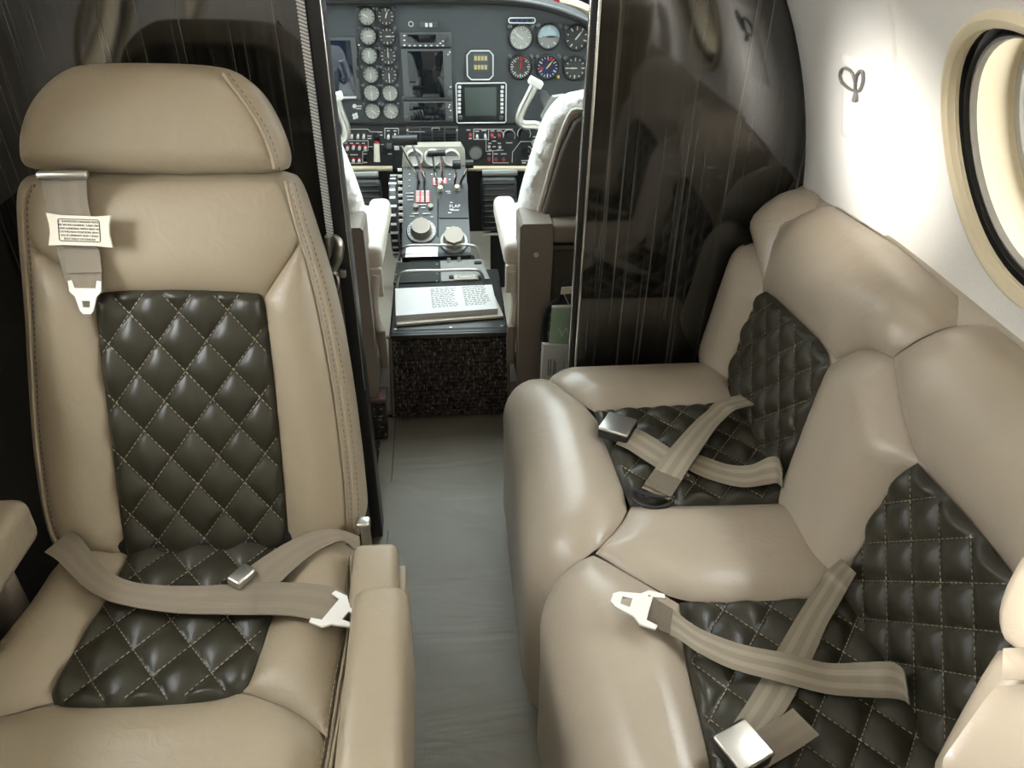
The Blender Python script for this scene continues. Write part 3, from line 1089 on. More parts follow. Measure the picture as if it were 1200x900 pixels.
# base, armrests, levers
mb = MB(); mb.rbox((-.375, .60, .215), (.44, .50, .17), .02); mb.build('seat_frame', M['taupe'], CH)
mb = MB(); mb.rbox((-.375, .60, .066), (.36, .46, .13), .02); mb.build('base', M['blackmatte'], CH)
mb = MB(); mb.rbox((-.104, .56, .375), (.072, .27, .21), .022, seg=5); mb.build('armrest', M['leather'], CH)
mb = MB(); mb.rbox((-.118, .735, .37), (.062, .12, .16), .012, seg=4); mb.build('armrest_housing', M['leather'], CH)
mb = MB(); mb.rbox((-.083, .735, .34), (.012, .10, .14), .004, seg=3); mb.build('housing_cap', M['leather'], CH)
mb = MB(); mb.rbox((-.658, .66, .485), (.12, .40, .075), .02, seg=5, M=Matrix.Rotation(math.radians(-3), 3, 'X')); mb.build('armrest', M['leather'], CH)
mb = MB(); mb.rbox((-.64, .78, .34), (.05, .03, .24), .006); mb.build('armrest_post', M['taupe'], CH)
mb = MB(); mb.rbox((-.139, .845, .40), (.014, .016, .075), .004); mb.rbox((-.139, .838, .445), (.02, .02, .012), .004); mb.build('recline_lever', M['steel'], CH)
mb = MB(); mb.rbox((-.375, .86, .36), (.40, .05, .14), .01); mb.build('back_bracket', M['blackmatte'], CH)

# ------------------------------------------------------------------ belts of the club chair
WB, WP = M['web'], M['web_plain']


def sp(S, P):
    return [S(*S.px(x, y), h) for x, y, h in P]


sh = empty('shoulder_belt', SB(-.13, .44, .02), 'tan shoulder strap with cream instruction plate hanging from the left headrest', 'seat belt')
A = sp(SB, [(64, 212, .034), (66, 235, .030), (72, 260, .028), (78, 290, .026), (84, 318, .024), (90, 342, .022)])
B = sp(SB, [(115, 210, .034), (115, 235, .030), (119, 260, .028), (124, 290, .026), (128, 318, .024), (129, 340, .022)])
ribbon('webbing', A, B, WP, sh)
mb = MB(); mb.rbox(SB(*SB.px(90, 207), .038), (.062, .012, .010), .003); mb.build('slot_guide', M['steel'], sh)
# label plate with concave ends
SL = plane_surf(SB(0, 0, .036), SB.U + SB.V * -.06, SB.V + SB.U * .06)
pc = SL.px(94, 270)
w2, h2 = .0395, .0205
ol = [(-w2, h2), (-w2 * .55, h2 * .9), (w2 * .55, h2 * .9), (w2, h2), (w2 * .93, h2 * .35), (w2 * .92, -h2 * .2), (w2, -h2), (w2 * .5, -h2 * .93), (-w2 * .5, -h2 * .93), (-w2, -h2), (-w2 * .92, -h2 * .2), (-w2 * .93, h2 * .35)]
plate = MB().slab([SL(pc[0] + a, pc[1] + b, .0025) for a, b in ol], SL.N * -.004).build('instruction_plate', M['label'], sh, smooth=False)
fr = [(-.6, .68), (.6, .68), (.64, .6), (.64, -.6), (.6, -.68), (-.6, -.68), (-.64, -.6), (-.64, .6)]
mb = MB(); mb.tube([SL(pc[0] + a * w2, pc[1] + b * h2, .0028) for a, b in fr], .0006, n=5, closed=True); mb.build('plate_border', M['ink'], plate)
Mx = Matrix((SL.U, SL.V, SL.N)).transposed().to_4x4()
for i, s in enumerate(('1. SHOULDER HARNESS MUST', 'BE WORN DURING TAKE OFF', 'AND LANDING WITH SEAT IN', 'OUTBOARD POSITION, SEAT', 'BACK UPRIGHT AND HEAD', 'REST FULLY EXTENDED')):
    Mt = Matrix.Translation(SL(pc[0], pc[1] + .0108 - i * .0044, .0028)) @ Mx
    text('plate_text', s, .0037, M['ink'], plate, Mt, ext=.0002)
mb = MB()
mb.box(SB(*SB.px(108, 305), .0262), (.045, .002, .030), Matrix((SB.U, SB.N, SB.V)).transposed()); mb.build('stitch_patch', WP, sh, smooth=False)


def tongue(name, S, pc, ang, size, mat, parent, h=.004, th=.003, slot=True):
    """flat latch tongue: cross bar, shoulders, nose with a hole"""
    s = size
    out = [(-.5, 0), (-.52, .35), (-.40, .38), (-.34, .12), (.34, .12), (.40, .38), (.52, .35), (.5, 0), (.34, -.16), (.22, -.62), (.12, -.74), (-.12, -.74), (-.22, -.62), (-.34, -.16)]
    hole = [(-.13, -.30), (.13, -.30), (.11, -.52), (-.11, -.52)]
    c, sn = math.cos(ang), math.sin(ang)
    f = lambda a, b: (pc[0] + (a * c - b * sn) * s, pc[1] + (a * sn + b * c) * s)
    P = [f(*p) for p in out]
    Hh = [f(*p) for p in hole]
    pts = [Vector(p) for p in P + Hh]
    n, m = len(P), len(Hh)
    res = delaunay_2d_cdt(pts, [(i, (i + 1) % n) for i in range(n)] + [(n + i, n + (i + 1) % m) for i in range(m)], [list(range(n))], 2, 1e-7)
    hc = np.array(Hh)
    tris = []
    for t in res[2]:
        ctr = sum((res[0][i] for i in t), Vector((0, 0))) / len(t)
        _, ins = dist_inside([tuple(ctr)], hc)
        _, ins2 = dist_inside([tuple(ctr)], np.array(P))
        if not ins[0] and ins2[0]:
            tris.append(tuple(t))
    nv = len(res[0])
    vs = [S(*v, h) for v in res[0]] + [S(*v, h - th) for v in res[0]]
    fs = tris + [tuple(i + nv for i in t[::-1]) for t in tris]
    for L, off in ((n, 0), (m, n)):
        fs += [(off + i, off + (i + 1) % L, nv + off + (i + 1) % L, nv + off + i) for i in range(L)]
    return MB().add(vs, fs).build(name, mat, parent, smooth=False)


pt = SB.px(110, 340)
tongue('latch_tongue', SB, pt, math.radians(-3), .040, M['white_metal'], sh, h=.026)

lap = empty('lap_belt', SS(0, .1, .02), 'tan lap belt across the left seat with bright metal tongue at its right end', 'seat belt')
A = sp(SS, [(96, 652, .052), (108, 662, .056), (122, 678, .044), (140, 692, .034), (170, 699, .026), (230, 701, .024), (300, 697, .024), (350, 698, .026), (392, 704, .028), (411, 714, .028)])
B = sp(SS, [(62, 668, .036), (80, 682, .040), (102, 703, .034), (125, 717, .030), (150, 724, .026), (210, 730, .020), (280, 732, .020), (335, 734, .022), (370, 741, .025), (392, 751, .026)])
ribbon('webbing', A, B, WP, lap)
A = sp(SS, [(411, 715, .0285), (392, 707, .033), (350, 701, .031), (310, 700, .0285)])
B = sp(SS, [(392, 752, .0265), (370, 744, .030), (335, 737, .028), (305, 735, .0255)])
ribbon('webbing_fold', A, B, WP, lap)
tongue('latch_tongue', SS, SS.px(396, 737), math.radians(60), .055, M['white_metal'], lap, h=.036)  # chrome tongue, its bright reflection painted as white
lap2 = empty('lap_belt', SS(.1, .2, .02), 'short tan belt half emerging at the seat crease on the right of the left chair', 'seat belt')
A = sp(SS, [(424, 648, .034), (400, 641, .036), (375, 641, .034), (348, 649, .030), (320, 663, .026), (290, 683, .024), (279, 694, .022)])
B = sp(SS, [(424, 660, .018), (405, 648, .024), (386, 654, .025), (368, 664, .024), (348, 680, .023), (325, 700, .021), (312, 708, .020)])
ribbon('webbing', A, B, WP, lap2)
mb = MB(); mb.rbox(SS(*SS.px(288, 693), .030), (.024, .034, .014), .004, M=Matrix.Rotation(math.radians(-35), 3, 'Z')); mb.build('buckle', M['steel'], lap2)


# ------------------------------------------------------------------ side-facing divan on the right
DV_ = empty('divan', (.42, .8, 0), 'light tan leather two place divan with dark quilted seats along the right wall', 'sofa')
SEAT_Z, FX, FR, FY, FYR, AY = .42, .226, .10, 1.215, .10, .36


def SD(u, v, h):
    FX = 0.222 + max(0.0, 0.82 - v) * 0.10
    du = max(0.0, FX - u)
    a = min(du / FR, 1.7)
    ex = max(0.0, du - 1.7 * FR)
    dv = max(0.0, v - FY)
    b = min(dv / FYR, 1.6)
    ev = max(0.0, dv - 1.6 * FYR)
    dw = max(0.0, AY - v)
    c = min(dw / .06, 1.6)
    x = (FX - FR * math.sin(a)) if du > 0 else u
    y = v if (dv == 0 and dw == 0) else (FY + FYR * math.sin(b) if dv > 0 else AY - .06 * math.sin(c))
    z = SEAT_Z - FR * (1 - math.cos(a)) - FYR * (1 - math.cos(b)) - .06 * (1 - math.cos(c)) - ex - ev
    z = max(z, .05)
    n = Vector((-math.sin(a) * math.cos(b) * math.cos(c), (math.sin(b) - math.sin(c)) * math.cos(a), math.cos(a) * math.cos(b) * math.cos(c)))
    if n.length < 1e-3:
        n = Vector((0, 0, 1))
    return Vector((x, y, z)) + n.normalized() * h


SD.px = lambda x, y: (lambda p: (p.x, p.y))(at(x, y, z=SEAT_Z))
TB = math.radians(8.5)
BN = Vector((-math.cos(TB), 0, math.sin(TB)))
BV = Vector((math.sin(TB), 0, math.cos(TB)))
BO = Vector((.53, 0, .40))
V1, RB, BFY = .318, .072, 1.285


def SK(u, v, h):
    dv = max(0.0, v - V1)
    a = min(dv / RB, 2.6)
    p = BO + BV * min(v, V1)
    c = p - BN * RB
    n = (BN * math.cos(a) + BV * math.sin(a)).normalized()
    if dv > 0:
        p = c + n * RB
    du = max(0.0, u - BFY)
    b = min(du / .055, 1.6)
    y = u if du == 0 else BFY + .055 * math.sin(b)
    p = Vector((p.x + .055 * (1 - math.cos(b)), y, p.z - (0.03 * (1 - math.cos(b)) if v > .25 else 0) - .030 * min(1, max(0, (u - 1.0) / .35)) * min(1, max(0, (v - .22) / .14))))
    n2 = (n * math.cos(b) + Vector((0, math.sin(b), 0))).normalized()
    return p + n2 * h


def bkpx(x, y):
    d = ray(x, y)
    p = CAM + d * ((BO - CAM).dot(BN) / d.dot(BN))
    return (p.y, (p - BO).dot(BV))


LT = M['leather_lit']
# solid bodies under the padded panels
mb = MB(); mb.rbox((.40, .77, .235), (.50, 1.06, .29), .05, seg=5); mb.build('seat_body', LT, DV_)
mb = MB(); mb.rbox((.40, .77, .05), (.40, 1.0, .10), .01); mb.build('plinth', M['blackmatte'], DV_)
mb = MB(); mb.rbox((.610, .80, .56), (.10, 1.02, .36), .03, seg=4, M=Matrix.Rotation(math.radians(8.5), 3, 'Y')); mb.build('back_body', LT, DV_)

U0 = -.235
Q1 = [(.259, 1.128), (.272, .878), (.40, .870), (.526, .866), (.545, .87), (.545, 1.135), (.503, 1.135), (.40, 1.132)]
Q2 = [(.300, .680), (.284, .600), (.276, .480), (.272, .425), (.40, .418), (.545, .415), (.545, .672), (.461, .673), (.383, .674)]
PT = (.196, .785)
SDq = lambda u, v, h: SD(u, v, h + .002)
for Q in (Q1, Q2):
    off = (.285, Q[0][1] - .02)
    q, qB = cushion('quilted_seat_insert', Q, SDq, 0.004, 0.012, M['quilt'], DV_, grow=.0025, step=0.0046, hfun=quilt_h(.066, .078, .011, off=off), rings=(.0015, .004), smooth=1, corner=50)
    quilt_stitch(qB, SDq, .066, .078, off, M['thread'], q)
ek = dict(grow=.0010, edge=-.006, rings=(.002, .006, .013), step=.014)
cushion('end_bolster', [(.260, 1.131), (.40, 1.135), (.503, 1.138), (.545, 1.137), (.545, 1.37), (.185, 1.37), (.19, 1.30), (.20, 1.22)], SD, .018, .055, LT, DV_, corner=40, **ek)
cushion('front_bolster', [(.257, 1.131), (.197, 1.222), (.187, 1.30), (.182, 1.37), (U0, 1.33), (U0, .765), (-.05, .765), (.06, .772), (.13, .780), PT, (.245, .835), (.269, .878), (.262, 1.02)], SD, .021, .07, LT, DV_, corner=50, **ek)
cushion('centre_wedge', [(.199, .785), (.247, .832), (.273, .875), (.40, .867), (.526, .863), (.545, .866), (.545, .675), (.461, .676), (.383, .677), (.302, .683), (.245, .735)], SD, .018, .055, LT, DV_, corner=40, **ek)
cushion('front_bolster', [(.194, .782), (.13, .776), (.06, .768), (-.05, .760), (U0, .76), (U0, .30), (.17, .30), (.21, .36), (.268, .424), (.273, .480), (.281, .600), (.297, .680), (.243, .733)], SD, .021, .07, LT, DV_, corner=50, **ek)
cushion('end_bolster', [(.272, .422), (.40, .415), (.545, .412), (.545, .29), (.18, .29), (.214, .36)], SD, .026, .05, LT, DV_, corner=40, **ek)
# backs
QB1 = [(1.200, -.03), (1.205, .06), (1.212, .150), (1.200, .215), (1.185, .228), (1.06, .240), (.955, .247), (.930, .232), (.925, .139), (.918, .06), (.905, -.03)]
QB2 = [(.672, -.03), (.690, .06), (.705, .150), (.698, .222), (.685, .245), (.56, .252), (.44, .247), (.418, .232), (.413, .139), (.41, .06), (.41, -.03)]
SKq = lambda u, v, h: SK(u, v, h + .004)
for Q in (QB1, QB2):
    off = (Q[5][0], .03)
    q, qB = cushion('quilted_back_insert', Q, SKq, 0.004, 0.012, M['quilt'], DV_, grow=.0025, step=0.0046, hfun=quilt_h(.066, .072, .012, off=off), rings=(.0015, .004), smooth=1, corner=50)
    quilt_stitch(qB, SKq, .066, .072, off, M['thread'], q)
TIP = (.815, .318)
cushion('back_bolster', [(1.203, -.03), (1.208, .06), (1.215, .150), (1.204, .212), (1.25, .262), (1.31, .285), (1.37, .29), (1.37, -.03)], SK, .032, .06, LT, DV_, corner=50, **ek)
cushion('back_bolster', [(.676, -.03), (.694, .06), (.709, .150), (.702, .222), (.692, .246), (.75, .272), TIP, (.875, .300), (.925, .245), (.930, .234), (.922, .139), (.914, .06), (.901, -.03)], SK, .030, .065, LT, DV_, corner=50, **ek)
cushion('back_bolster', [(.407, -.03), (.407, .06), (.410, .139), (.415, .235), (.38, .28), (.32, .29), (.32, -.03)], SK, .030, .05, LT, DV_, corner=50, **ek)
VT = .462
RK = dict(edge=-.004, grow=.0010, rings=(.002, .006, .013), step=.014)
cushion('roll_end_cap', [(1.37, .294), (1.31, .289), (1.25, .267), (1.206, .229), (1.222, .29), (1.232, .34), (1.236, .40), (1.237, VT), (1.35, VT)], SK, .022, .05, LT, DV_, corner=45, **RK)
cushion('top_roll', [(1.202, .228), (1.185, .232), (1.06, .244), (.955, .251), (.926, .250), (.877, .304), (.817, .322), (.803, .36), (.800, .42), (.800, VT), (1.234, VT), (1.233, .40), (1.229, .34), (1.219, .29)], SK, .026, .075, LT, DV_, corner=45, edge=-.004, grow=.0010, rings=(.002, .006, .013), step=.014)
cushion('top_roll', [(.812, .322), (.75, .277), (.690, .250), (.56, .256), (.44, .251), (.41, .25), (.38, .284), (.32, .294), (.32, VT), (.795, VT), (.795, .42), (.798, .36)], SK, .026, .075, LT, DV_, corner=45, edge=-.004, grow=.0010, rings=(.002, .006, .013), step=.014)


# ------------------------------------------------------------------ belts lying on the divan
SDz = plane_surf((0, 0, SEAT_Z), (1, 0, 0), (0, 1, 0))


def spz(P):
    """edge points: pixel and real height above the seat plane"""
    return [at(x, y, z=SEAT_Z + h) for x, y, h in P]


def buckle(name, px, py, h, ang, parent, L=.052, Wd=.044, T=.020, tilt=0):
    c = at(px, py, z=SEAT_Z + h)
    R = Matrix.Rotation(ang, 3, 'Z') @ Matrix.Rotation(tilt, 3, 'X')
    mb = MB(); mb.rbox(c, (Wd, L, T), .004, M=R, seg=2)
    b = mb.build('buckle', M['black'], parent)
    mb = MB(); mb.rbox(c + R @ Vector((0, -.002, T * .5)), (Wd * .98, L * .94, .006), .0025, M=R)
    mb.build('buckle_cover', M['steel'], b)
    return b


b1 = empty('seat_belt', at(740, 515, z=SEAT_Z), 'tan belt half with square metal buckle on the forward divan seat', 'seat belt')
ribbon('webbing', spz([(737, 500, .022), (752, 505, .022), (780, 522, .020), (805, 540, .026)]), spz([(722, 520, .018), (735, 526, .018), (758, 541, .016), (783, 556, .018)]), WB, b1)
buckle('buckle', 724, 502, .024, math.radians(-32), b1, L=.056, Wd=.054)
mb = MB(); mb.rbox(at(794, 549, z=SEAT_Z + .022), (.006, .048, .005), .002, M=Matrix.Rotation(math.radians(33), 3, 'Z')); mb.build('strap_tip', WP, b1)
b2 = empty('shoulder_belt', at(765, 585, z=SEAT_Z), 'tan shoulder strap with black end ring on the forward divan seat', 'seat belt')
ribbon('webbing', spz([(868, 463, .075), (841, 470, .040), (828, 482, .030), (812, 496, .030), (780, 532, .032), (752, 572, .018)]), spz([(884, 474, .060), (862, 480, .034), (850, 490, .026), (838, 503, .030), (812, 542, .032), (784, 586, .016)]), WB, b2)
ribbon('stitch_patch', spz([(768, 550, .030), (761, 560, .0265), (755, 568, .0235)]), spz([(799, 563, .029), (792, 574, .0245), (786, 582, .0215)]), M['patch'], b2, th=.001)
mb = MB(); mb.tube(crom(spz([(742, 574, .016), (744, 586, .012), (764, 595, .010), (783, 592, .010), (787, 585, .014), (765, 581, .016)]), 5, True), .0035, closed=True)
mb.build('end_ring', M['black'], b2)
b3 = empty('seat_belt', at(870, 555, z=SEAT_Z), 'plain tan belt tail curling up at the back of the forward divan seat', 'seat belt')
ribbon('webbing', spz([(809, 530, .022), (830, 537, .019), (855, 545, .018), (880, 545, .030), (900, 536, .050), (911, 536, .060), (916, 548, .055)]), spz([(800, 546, .014), (815, 555, .013), (842, 565, .013), (872, 571, .014), (898, 568, .018), (911, 566, .022), (917, 572, .024)]), WB, b3)

b4 = empty('seat_belt', at(869, 765, z=SEAT_Z), 'long tan belt with bright slotted tongue across the aft divan seat', 'seat belt')
ribbon('webbing', spz([(760, 697, .040), (788, 714, .034), (819, 736, .028), (869, 755, .032), (924, 766, .034), (969, 777, .028), (1013, 776, .040), (1044, 776, .062), (1058, 785, .070), (1062, 800, .060)]),
       spz([(746, 729, .030), (788, 745, .024), (819, 765, .018), (858, 784, .018), (913, 799, .022), (969, 813, .016), (1013, 817, .016), (1044, 818, .020), (1060, 821, .026), (1066, 826, .026)]), WB, b4)
ribbon('stitch_patch', spz([(766, 701, .0405), (778, 708, .0385), (789, 714, .0365)]), spz([(756, 731, .0305), (770, 737, .029), (785, 743, .0275)]), M['patch'], b4, th=.001)
TZ = lambda u, v, h: SDz(u, v, h)
pt = at(752, 713, z=SEAT_Z + .036)
pa, pb = at(755, 712, z=SEAT_Z + .038), at(714, 700, z=SEAT_Z + .038)
tongue('latch_tongue', SDz, (pa.x, pa.y), math.atan2((pb - pa).x, -(pb - pa).y), .058, M['white_metal'], b4, h=.040)  # white colour in place of the shine of the chrome tongue
b5 = empty('shoulder_belt', at(920, 760, z=SEAT_Z), 'tan strap running diagonally under the long belt from the aft divan seat crease', 'seat belt')
ribbon('webbing', spz([(985, 655, .070), (968, 670, .030), (955, 690, .020), (941, 711, .016), (911, 761, .012), (883, 811, .012), (851, 860, .014), (835, 885, .018)]),
       spz([(1003, 672, .066), (993, 690, .026), (982, 710, .018), (969, 733, .014), (947, 783, .012), (922, 831, .012), (890, 875, .014), (872, 900, .018)]), WB, b5)
b6 = empty('seat_belt', at(880, 880, z=SEAT_Z), 'tan belt half with square metal buckle on the aft divan seat', 'seat belt')
ribbon('webbing', spz([(862, 872, .022), (880, 860, .022), (905, 846, .024), (929, 830, .032)]), spz([(880, 912, .018), (902, 898, .018), (932, 880, .018), (960, 861, .026)]), WP, b6)
buckle('buckle', 868, 878, .030, math.radians(24), b6, L=.050, Wd=.048)

# ------------------------------------------------------------------ right club chair beside the camera
C2 = empty('club_chair', (.50, -.1, 0), 'pale leather club chair corner with headrest at the aft end of the divan', 'chair')
S2b = plane_surf(at(1170, 748, z=.86), (1, 0, 0), (0, math.sin(REC), math.cos(REC)))
S2 = plane_surf(S2b(0, 0, .012), S2b.U, S2b.V)          # front face; S2b is its back face
S2k = plane_surf(S2b(0, 0, -.022), S2b.U, S2b.V)
E2 = [S2k.px(*p) for p in ((1172, 752), (1154, 778), (1130, 820), (1108, 860), (1087, 900))]
uL = E2[-1][0]
o2 = E2 + [(uL, -.30), (uL + .005, -.44), (.30, -.44), (.30, -.2), (.295, .0)]
pillow('backrest', o2[::-1], S2, .038, .016, LT, C2, step=.02, corner=70)
S2c = lambda u, v, h: S2(u, v, h + .001)
I2 = [S2.px(*p) for p in ((1177, 806), (1164, 818), (1144, 846), (1124, 874), (1106, 900))]
cushion('back_panel', I2 + [(I2[-1][0], -.30), (I2[-1][0] + .01, -.42), (.26, -.42), (.26, I2[0][1])], S2c, .014, .03, LT, C2, step=.012, corner=50)
cushion('upper_panel', [S2.px(*p) for p in ((1181, 764), (1179, 802))] + [(.26, I2[0][1] + .004), (.265, -.006)], S2c, .010, .02, LT, C2, step=.012, corner=50)
h2o = [S2k.px(*p) for p in ((1180, 752), (1172, 744), (1172, 716), (1184, 684), (1204, 650))]
h2o += [(h2o[-1][0] + .06, h2o[-1][1] + .05), (.22, h2o[-1][1] + .05), (.29, .08), (.295, .01)]
pillow('headrest', h2o[::-1], lambda u, v, h: S2(u, v, h + .012), .055, .026, LT, C2, step=.014, dome=.008, domew=.06, corner=70)
mb = MB(); mb.rbox((.50, -.16, .36), (.36, .46, .10), .03, seg=4); mb.build('seat_cushion', LT, C2)
mb = MB(); mb.rbox((.50, -.15, .15), (.32, .40, .30), .02); mb.build('base', M['blackmatte'], C2)


# ------------------------------------------------------------------ cockpit shell
for nm, sgn, ya in (('wall_cockpit_left', -1, Y_BL + .031), ('wall_cockpit_right', 1, Y_BR + .031)):
    mb = MB()
    T, Y = lin(TH_LO, .36, 12), lin(ya, Y_NOSE, 14)
    mb.add([wall_pt(sgn, y, t) for y in Y for t in T], [(i * 13 + j, i * 13 + j + 1, (i + 1) * 13 + j + 1, (i + 1) * 13 + j) for i in range(14) for j in range(12)])
    structure(nm, mb, M['wall'])
    mb = MB()
    T, Y = lin(.36, TH_HI, 6), lin(ya, 1.95, 6)
    mb.add([wall_pt(sgn, y, t) for y in Y for t in T], [(i * 7 + j, i * 7 + j + 1, (i + 1) * 7 + j + 1, (i + 1) * 7 + j) for i in range(6) for j in range(6)])
    structure(nm.replace('cockpit', 'crew'), mb, M['wall'])
mb = MB(); mb.box((X0, Y_NOSE + .02, .45), (1.4, .04, 1.0)); structure('wall_nose', mb, M['blackmatte'], smooth=False)
mb = MB(); mb.box((X0, 2.34, .006), (1.2, 1.24, .012)); structure('floor', mb, M['ledge'], smooth=False)
ws = bpy.data.objects.new('window_9', None); COL.objects.link(ws); ws.location = (X0, 2.5, 1.1)
ws['kind'] = 'structure'; ws['label'] = 'cockpit windshield above the instrument panel'
WA, WBk = [(-.66, 2.95, .95), (-.02, 2.98, .95), (.60, 2.95, .95)], [(-.36, 1.95, 1.36), (-.03, 1.95, 1.45), (.30, 1.95, 1.36)]
for i in (0, 1):
    MB().slab([WA[i], WA[i + 1], WBk[i + 1], WBk[i]], (0, .004, .006)).build('windshield_pane', M['windscreen'], ws, smooth=False)
for i in range(3):
    mb = MB(); mb.tube([WA[i], WBk[i]], .022); mb.build('windshield_post', M['cream'], ws)
for sgn in (-1, 1):
    a = [wall_pt(sgn, y, .36) for y in (1.96, 2.95)]
    b = Vector(WBk[0 if sgn < 0 else 2]); c = Vector(WA[0 if sgn < 0 else 2])
    MB().slab([a[0], a[1], c, b], (sgn * .005, 0, 0)).build('side_pane', M['windscreen'], ws, smooth=False)

# ------------------------------------------------------------------ instrument panel
IP = empty('instrument_panel', (0, 2.5, .45), 'grey cockpit instrument panel crowded with round gauges and dark screens', 'instrument panel')
YP = 2.5


def Q(px, py, d=0.0):
    p = at(px, py, y=YP)
    return Vector((p.x, YP - d, p.z))


KP = (Q(560, 80) - Q(550, 80)).length / 10     # metres per pixel on the panel
FA = (Vector((1, 0, 0)), Vector((0, 0, 1)), Vector((0, -1, 0)))
top = [Q(*p) for p in ((300, 10), (373, 5), (450, 4), (560, 4), (610, 7), (645, 14), (672, 23), (690, 32), (720, 55), (760, 90))]
bot = [Q(760, 146), Q(300, 146)]
MB().slab(top + bot, (0, .02, 0)).build('panel_face', M['panel'], IP, smooth=False)
lip = crom([p + Vector((0, -.02, .010)) for p in top], 5)
gs = MB(); gs.tube(lip, .011, n=10)
gsh = gs.build('glareshield', M['black'], IP)
mb = MB()
n = len(lip)
mb.add([p + Vector((0, 0, .008)) for p in lip] + [p + Vector((0, .38, .03)) for p in lip], [(i, i + 1, n + i + 1, n + i) for i in range(n - 1)])
mb.build('glareshield_top', M['blackmatte'], gsh)
visor = empty('sun_visor', at(650, 0, y=2.6), 'cream trim bar with red placards above the right end of the glareshield', 'trim bar')
mb = MB(); mb.tube(crom([at(600, -6, y=2.62), at(640, -1, y=2.62), (at(670, 5, y=2.62)), at(692, 14, y=2.62)], 6), .016); mb.build('trim_bar', M['cream'], visor)
for x in (640, 652):
    mb = MB(); mb.box(at(x, 1, y=2.59), (.020, .004, .008)); mb.build('placard', M['red'], visor, smooth=False)


def prof_mesh(name, prof, n, mat):
    mb = MB(); mb.lathe((0, 0, 0), None, prof, n, sx=FA)
    me = bpy.data.meshes.new(name)
    me.from_pydata([tuple(v) for v in mb.v], [], mb.f)
    me.polygons.foreach_set('use_smooth', [True] * len(me.polygons))
    me.materials.append(mat)
    me.update()
    return me


def tick_mesh(name, r, n, mat, l=.30, w=.085, a0=0, a1=360):
    mb = MB()
    for i in range(n):
        a = math.radians(a0 + (a1 - a0) * i / n)
        R = Matrix.Rotation(a, 3, 'Y')
        big = 1.0 if i % 3 == 0 else .6
        mb.box(R @ Vector((0, -.003, r * (.92 - l * big / 2))), (r * w * (1.3 if i % 3 == 0 else 1), .0006, r * l * big), R)
    me = bpy.data.meshes.new(name)
    me.from_pydata([tuple(v) for v in mb.v], [], mb.f); me.materials.append(mat); me.update()
    return me


GM = {}


def gauge(px, py, rpx, dial, tick, needle, ang, label=None, n=12, hub=True, bug=True):
    r = rpx * KP
    key = rpx
    if ('b', key) not in GM:
        GM['b', key] = prof_mesh('gauge', [(r * 1.13, 0), (r * 1.13, .006), (r * 1.05, .009), (r * .98, .009), (r * .95, .004), (r * .95, .0)], 32, M['bezel'])
        GM['n', key] = None
    c = Q(px, py)
    g = link('gauge', GM['b', key], IP, c)
    if label:
        g['label'] = label
    if ('d', key, dial) not in GM:
        GM['d', key, dial] = prof_mesh('dial', [(r * .97, .0025), (r * .5, .0026), (.0002, .0026)], 32, M[dial])
    link('dial', GM['d', key, dial], g, c)
    if ('t', key, tick, n) not in GM:
        GM['t', key, tick, n] = tick_mesh('markings', r, n, M[tick])
    t = link('markings', GM['t', key, tick, n], g, c); t['kind'] = 'stuff'
    if ('n', key, needle) not in GM:
        mb = MB(); mb.slab([(-r * .05, -.0036, -r * .2), (r * .05, -.0036, -r * .2), (r * .07, -.0036, r * .3), (0, -.0036, r * .82), (-r * .07, -.0036, r * .3)], (0, -.0006, 0))
        me = bpy.data.meshes.new('needle'); me.from_pydata([tuple(v) for v in mb.v], [], mb.f); me.materials.append(M[needle]); me.update()
        GM['n', key, needle] = me
    nn = link('needle', GM['n', key, needle], g, c)
    nn.rotation_euler = (0, math.radians(ang), 0)
    if bug:
        if ('e', key) not in GM:
            GM['e', key] = prof_mesh('mounting_screw', [(r * .22, 0), (r * .22, .005), (r * .14, .008), (.0002, .008)], 12, M['bezel2'])
        for sx in (-1, 1):
            link('mounting_screw', GM['e', key], g, c + Vector((sx * r * .98, 0, r * .88)))
    return g


C1 = [(429.6, 19.2), (431.2, 42), (432.6, 65), (434.3, 87), (435.4, 108.5), (436.6, 130)]
C2g = [(452.2, 19.2), (453.6, 42.4), (454.9, 65.4), (456, 87.5), (457, 108.8), (458.2, 130)]
AN = [(-60, 20), (90, 90), (0, 0), (180, 180), (180, 180), (130, 130)]
for i in range(6):
    gauge(*C1[i], 9.2, 'dial_pale_glare', 'ink' if i < 4 else 'paint', 'paint', AN[i][0])
    gauge(*C2g[i], 9.2, 'dial_dark' if i < 4 else 'dial_pale_glare', 'paint', 'paint', AN[i][1])
gauge(610.4, 43.8, 13.2, 'dial_pale_glare', 'paint', 'paint', -55, n=24, label='pale airspeed gauge at the upper left of the right gauge cluster')
att = gauge(643, 42.7, 13.2, 'earth_dial', 'paint', 'bezel', 90, n=8, label='attitude gauge split into pale blue sky and grey ground')
r = 13.2 * KP
mb = MB(); c = Q(643, 42.7)
mb.slab([c + Vector((math.cos(math.radians(a)) * r * .95, -.0029, math.sin(math.radians(a)) * r * .95 + .001)) for a in range(0, 181, 12)], (0, -.0003, 0))
mb.build('sky_half', M['sky_dial'], att, smooth=False)
gauge(675.8, 44, 13.2, 'dial_dark', 'paint', 'paint', 40, n=10, label='dark altimeter gauge at the upper right of the panel')
gauge(609.7, 78.2, 12.6, 'dial_dark', 'paint', 'red', 10, n=24, label='dark compass gauge with red flag marks')
gauge(641.7, 78.2, 12.6, 'dial_blue', 'paint', 'yellow', 40, n=18, label='blue compass gauge with a yellow needle')
gauge(673.7, 79.7, 12.6, 'dial_dark', 'paint', 'paint', -90, n=12, label='dark vertical speed gauge at the right')
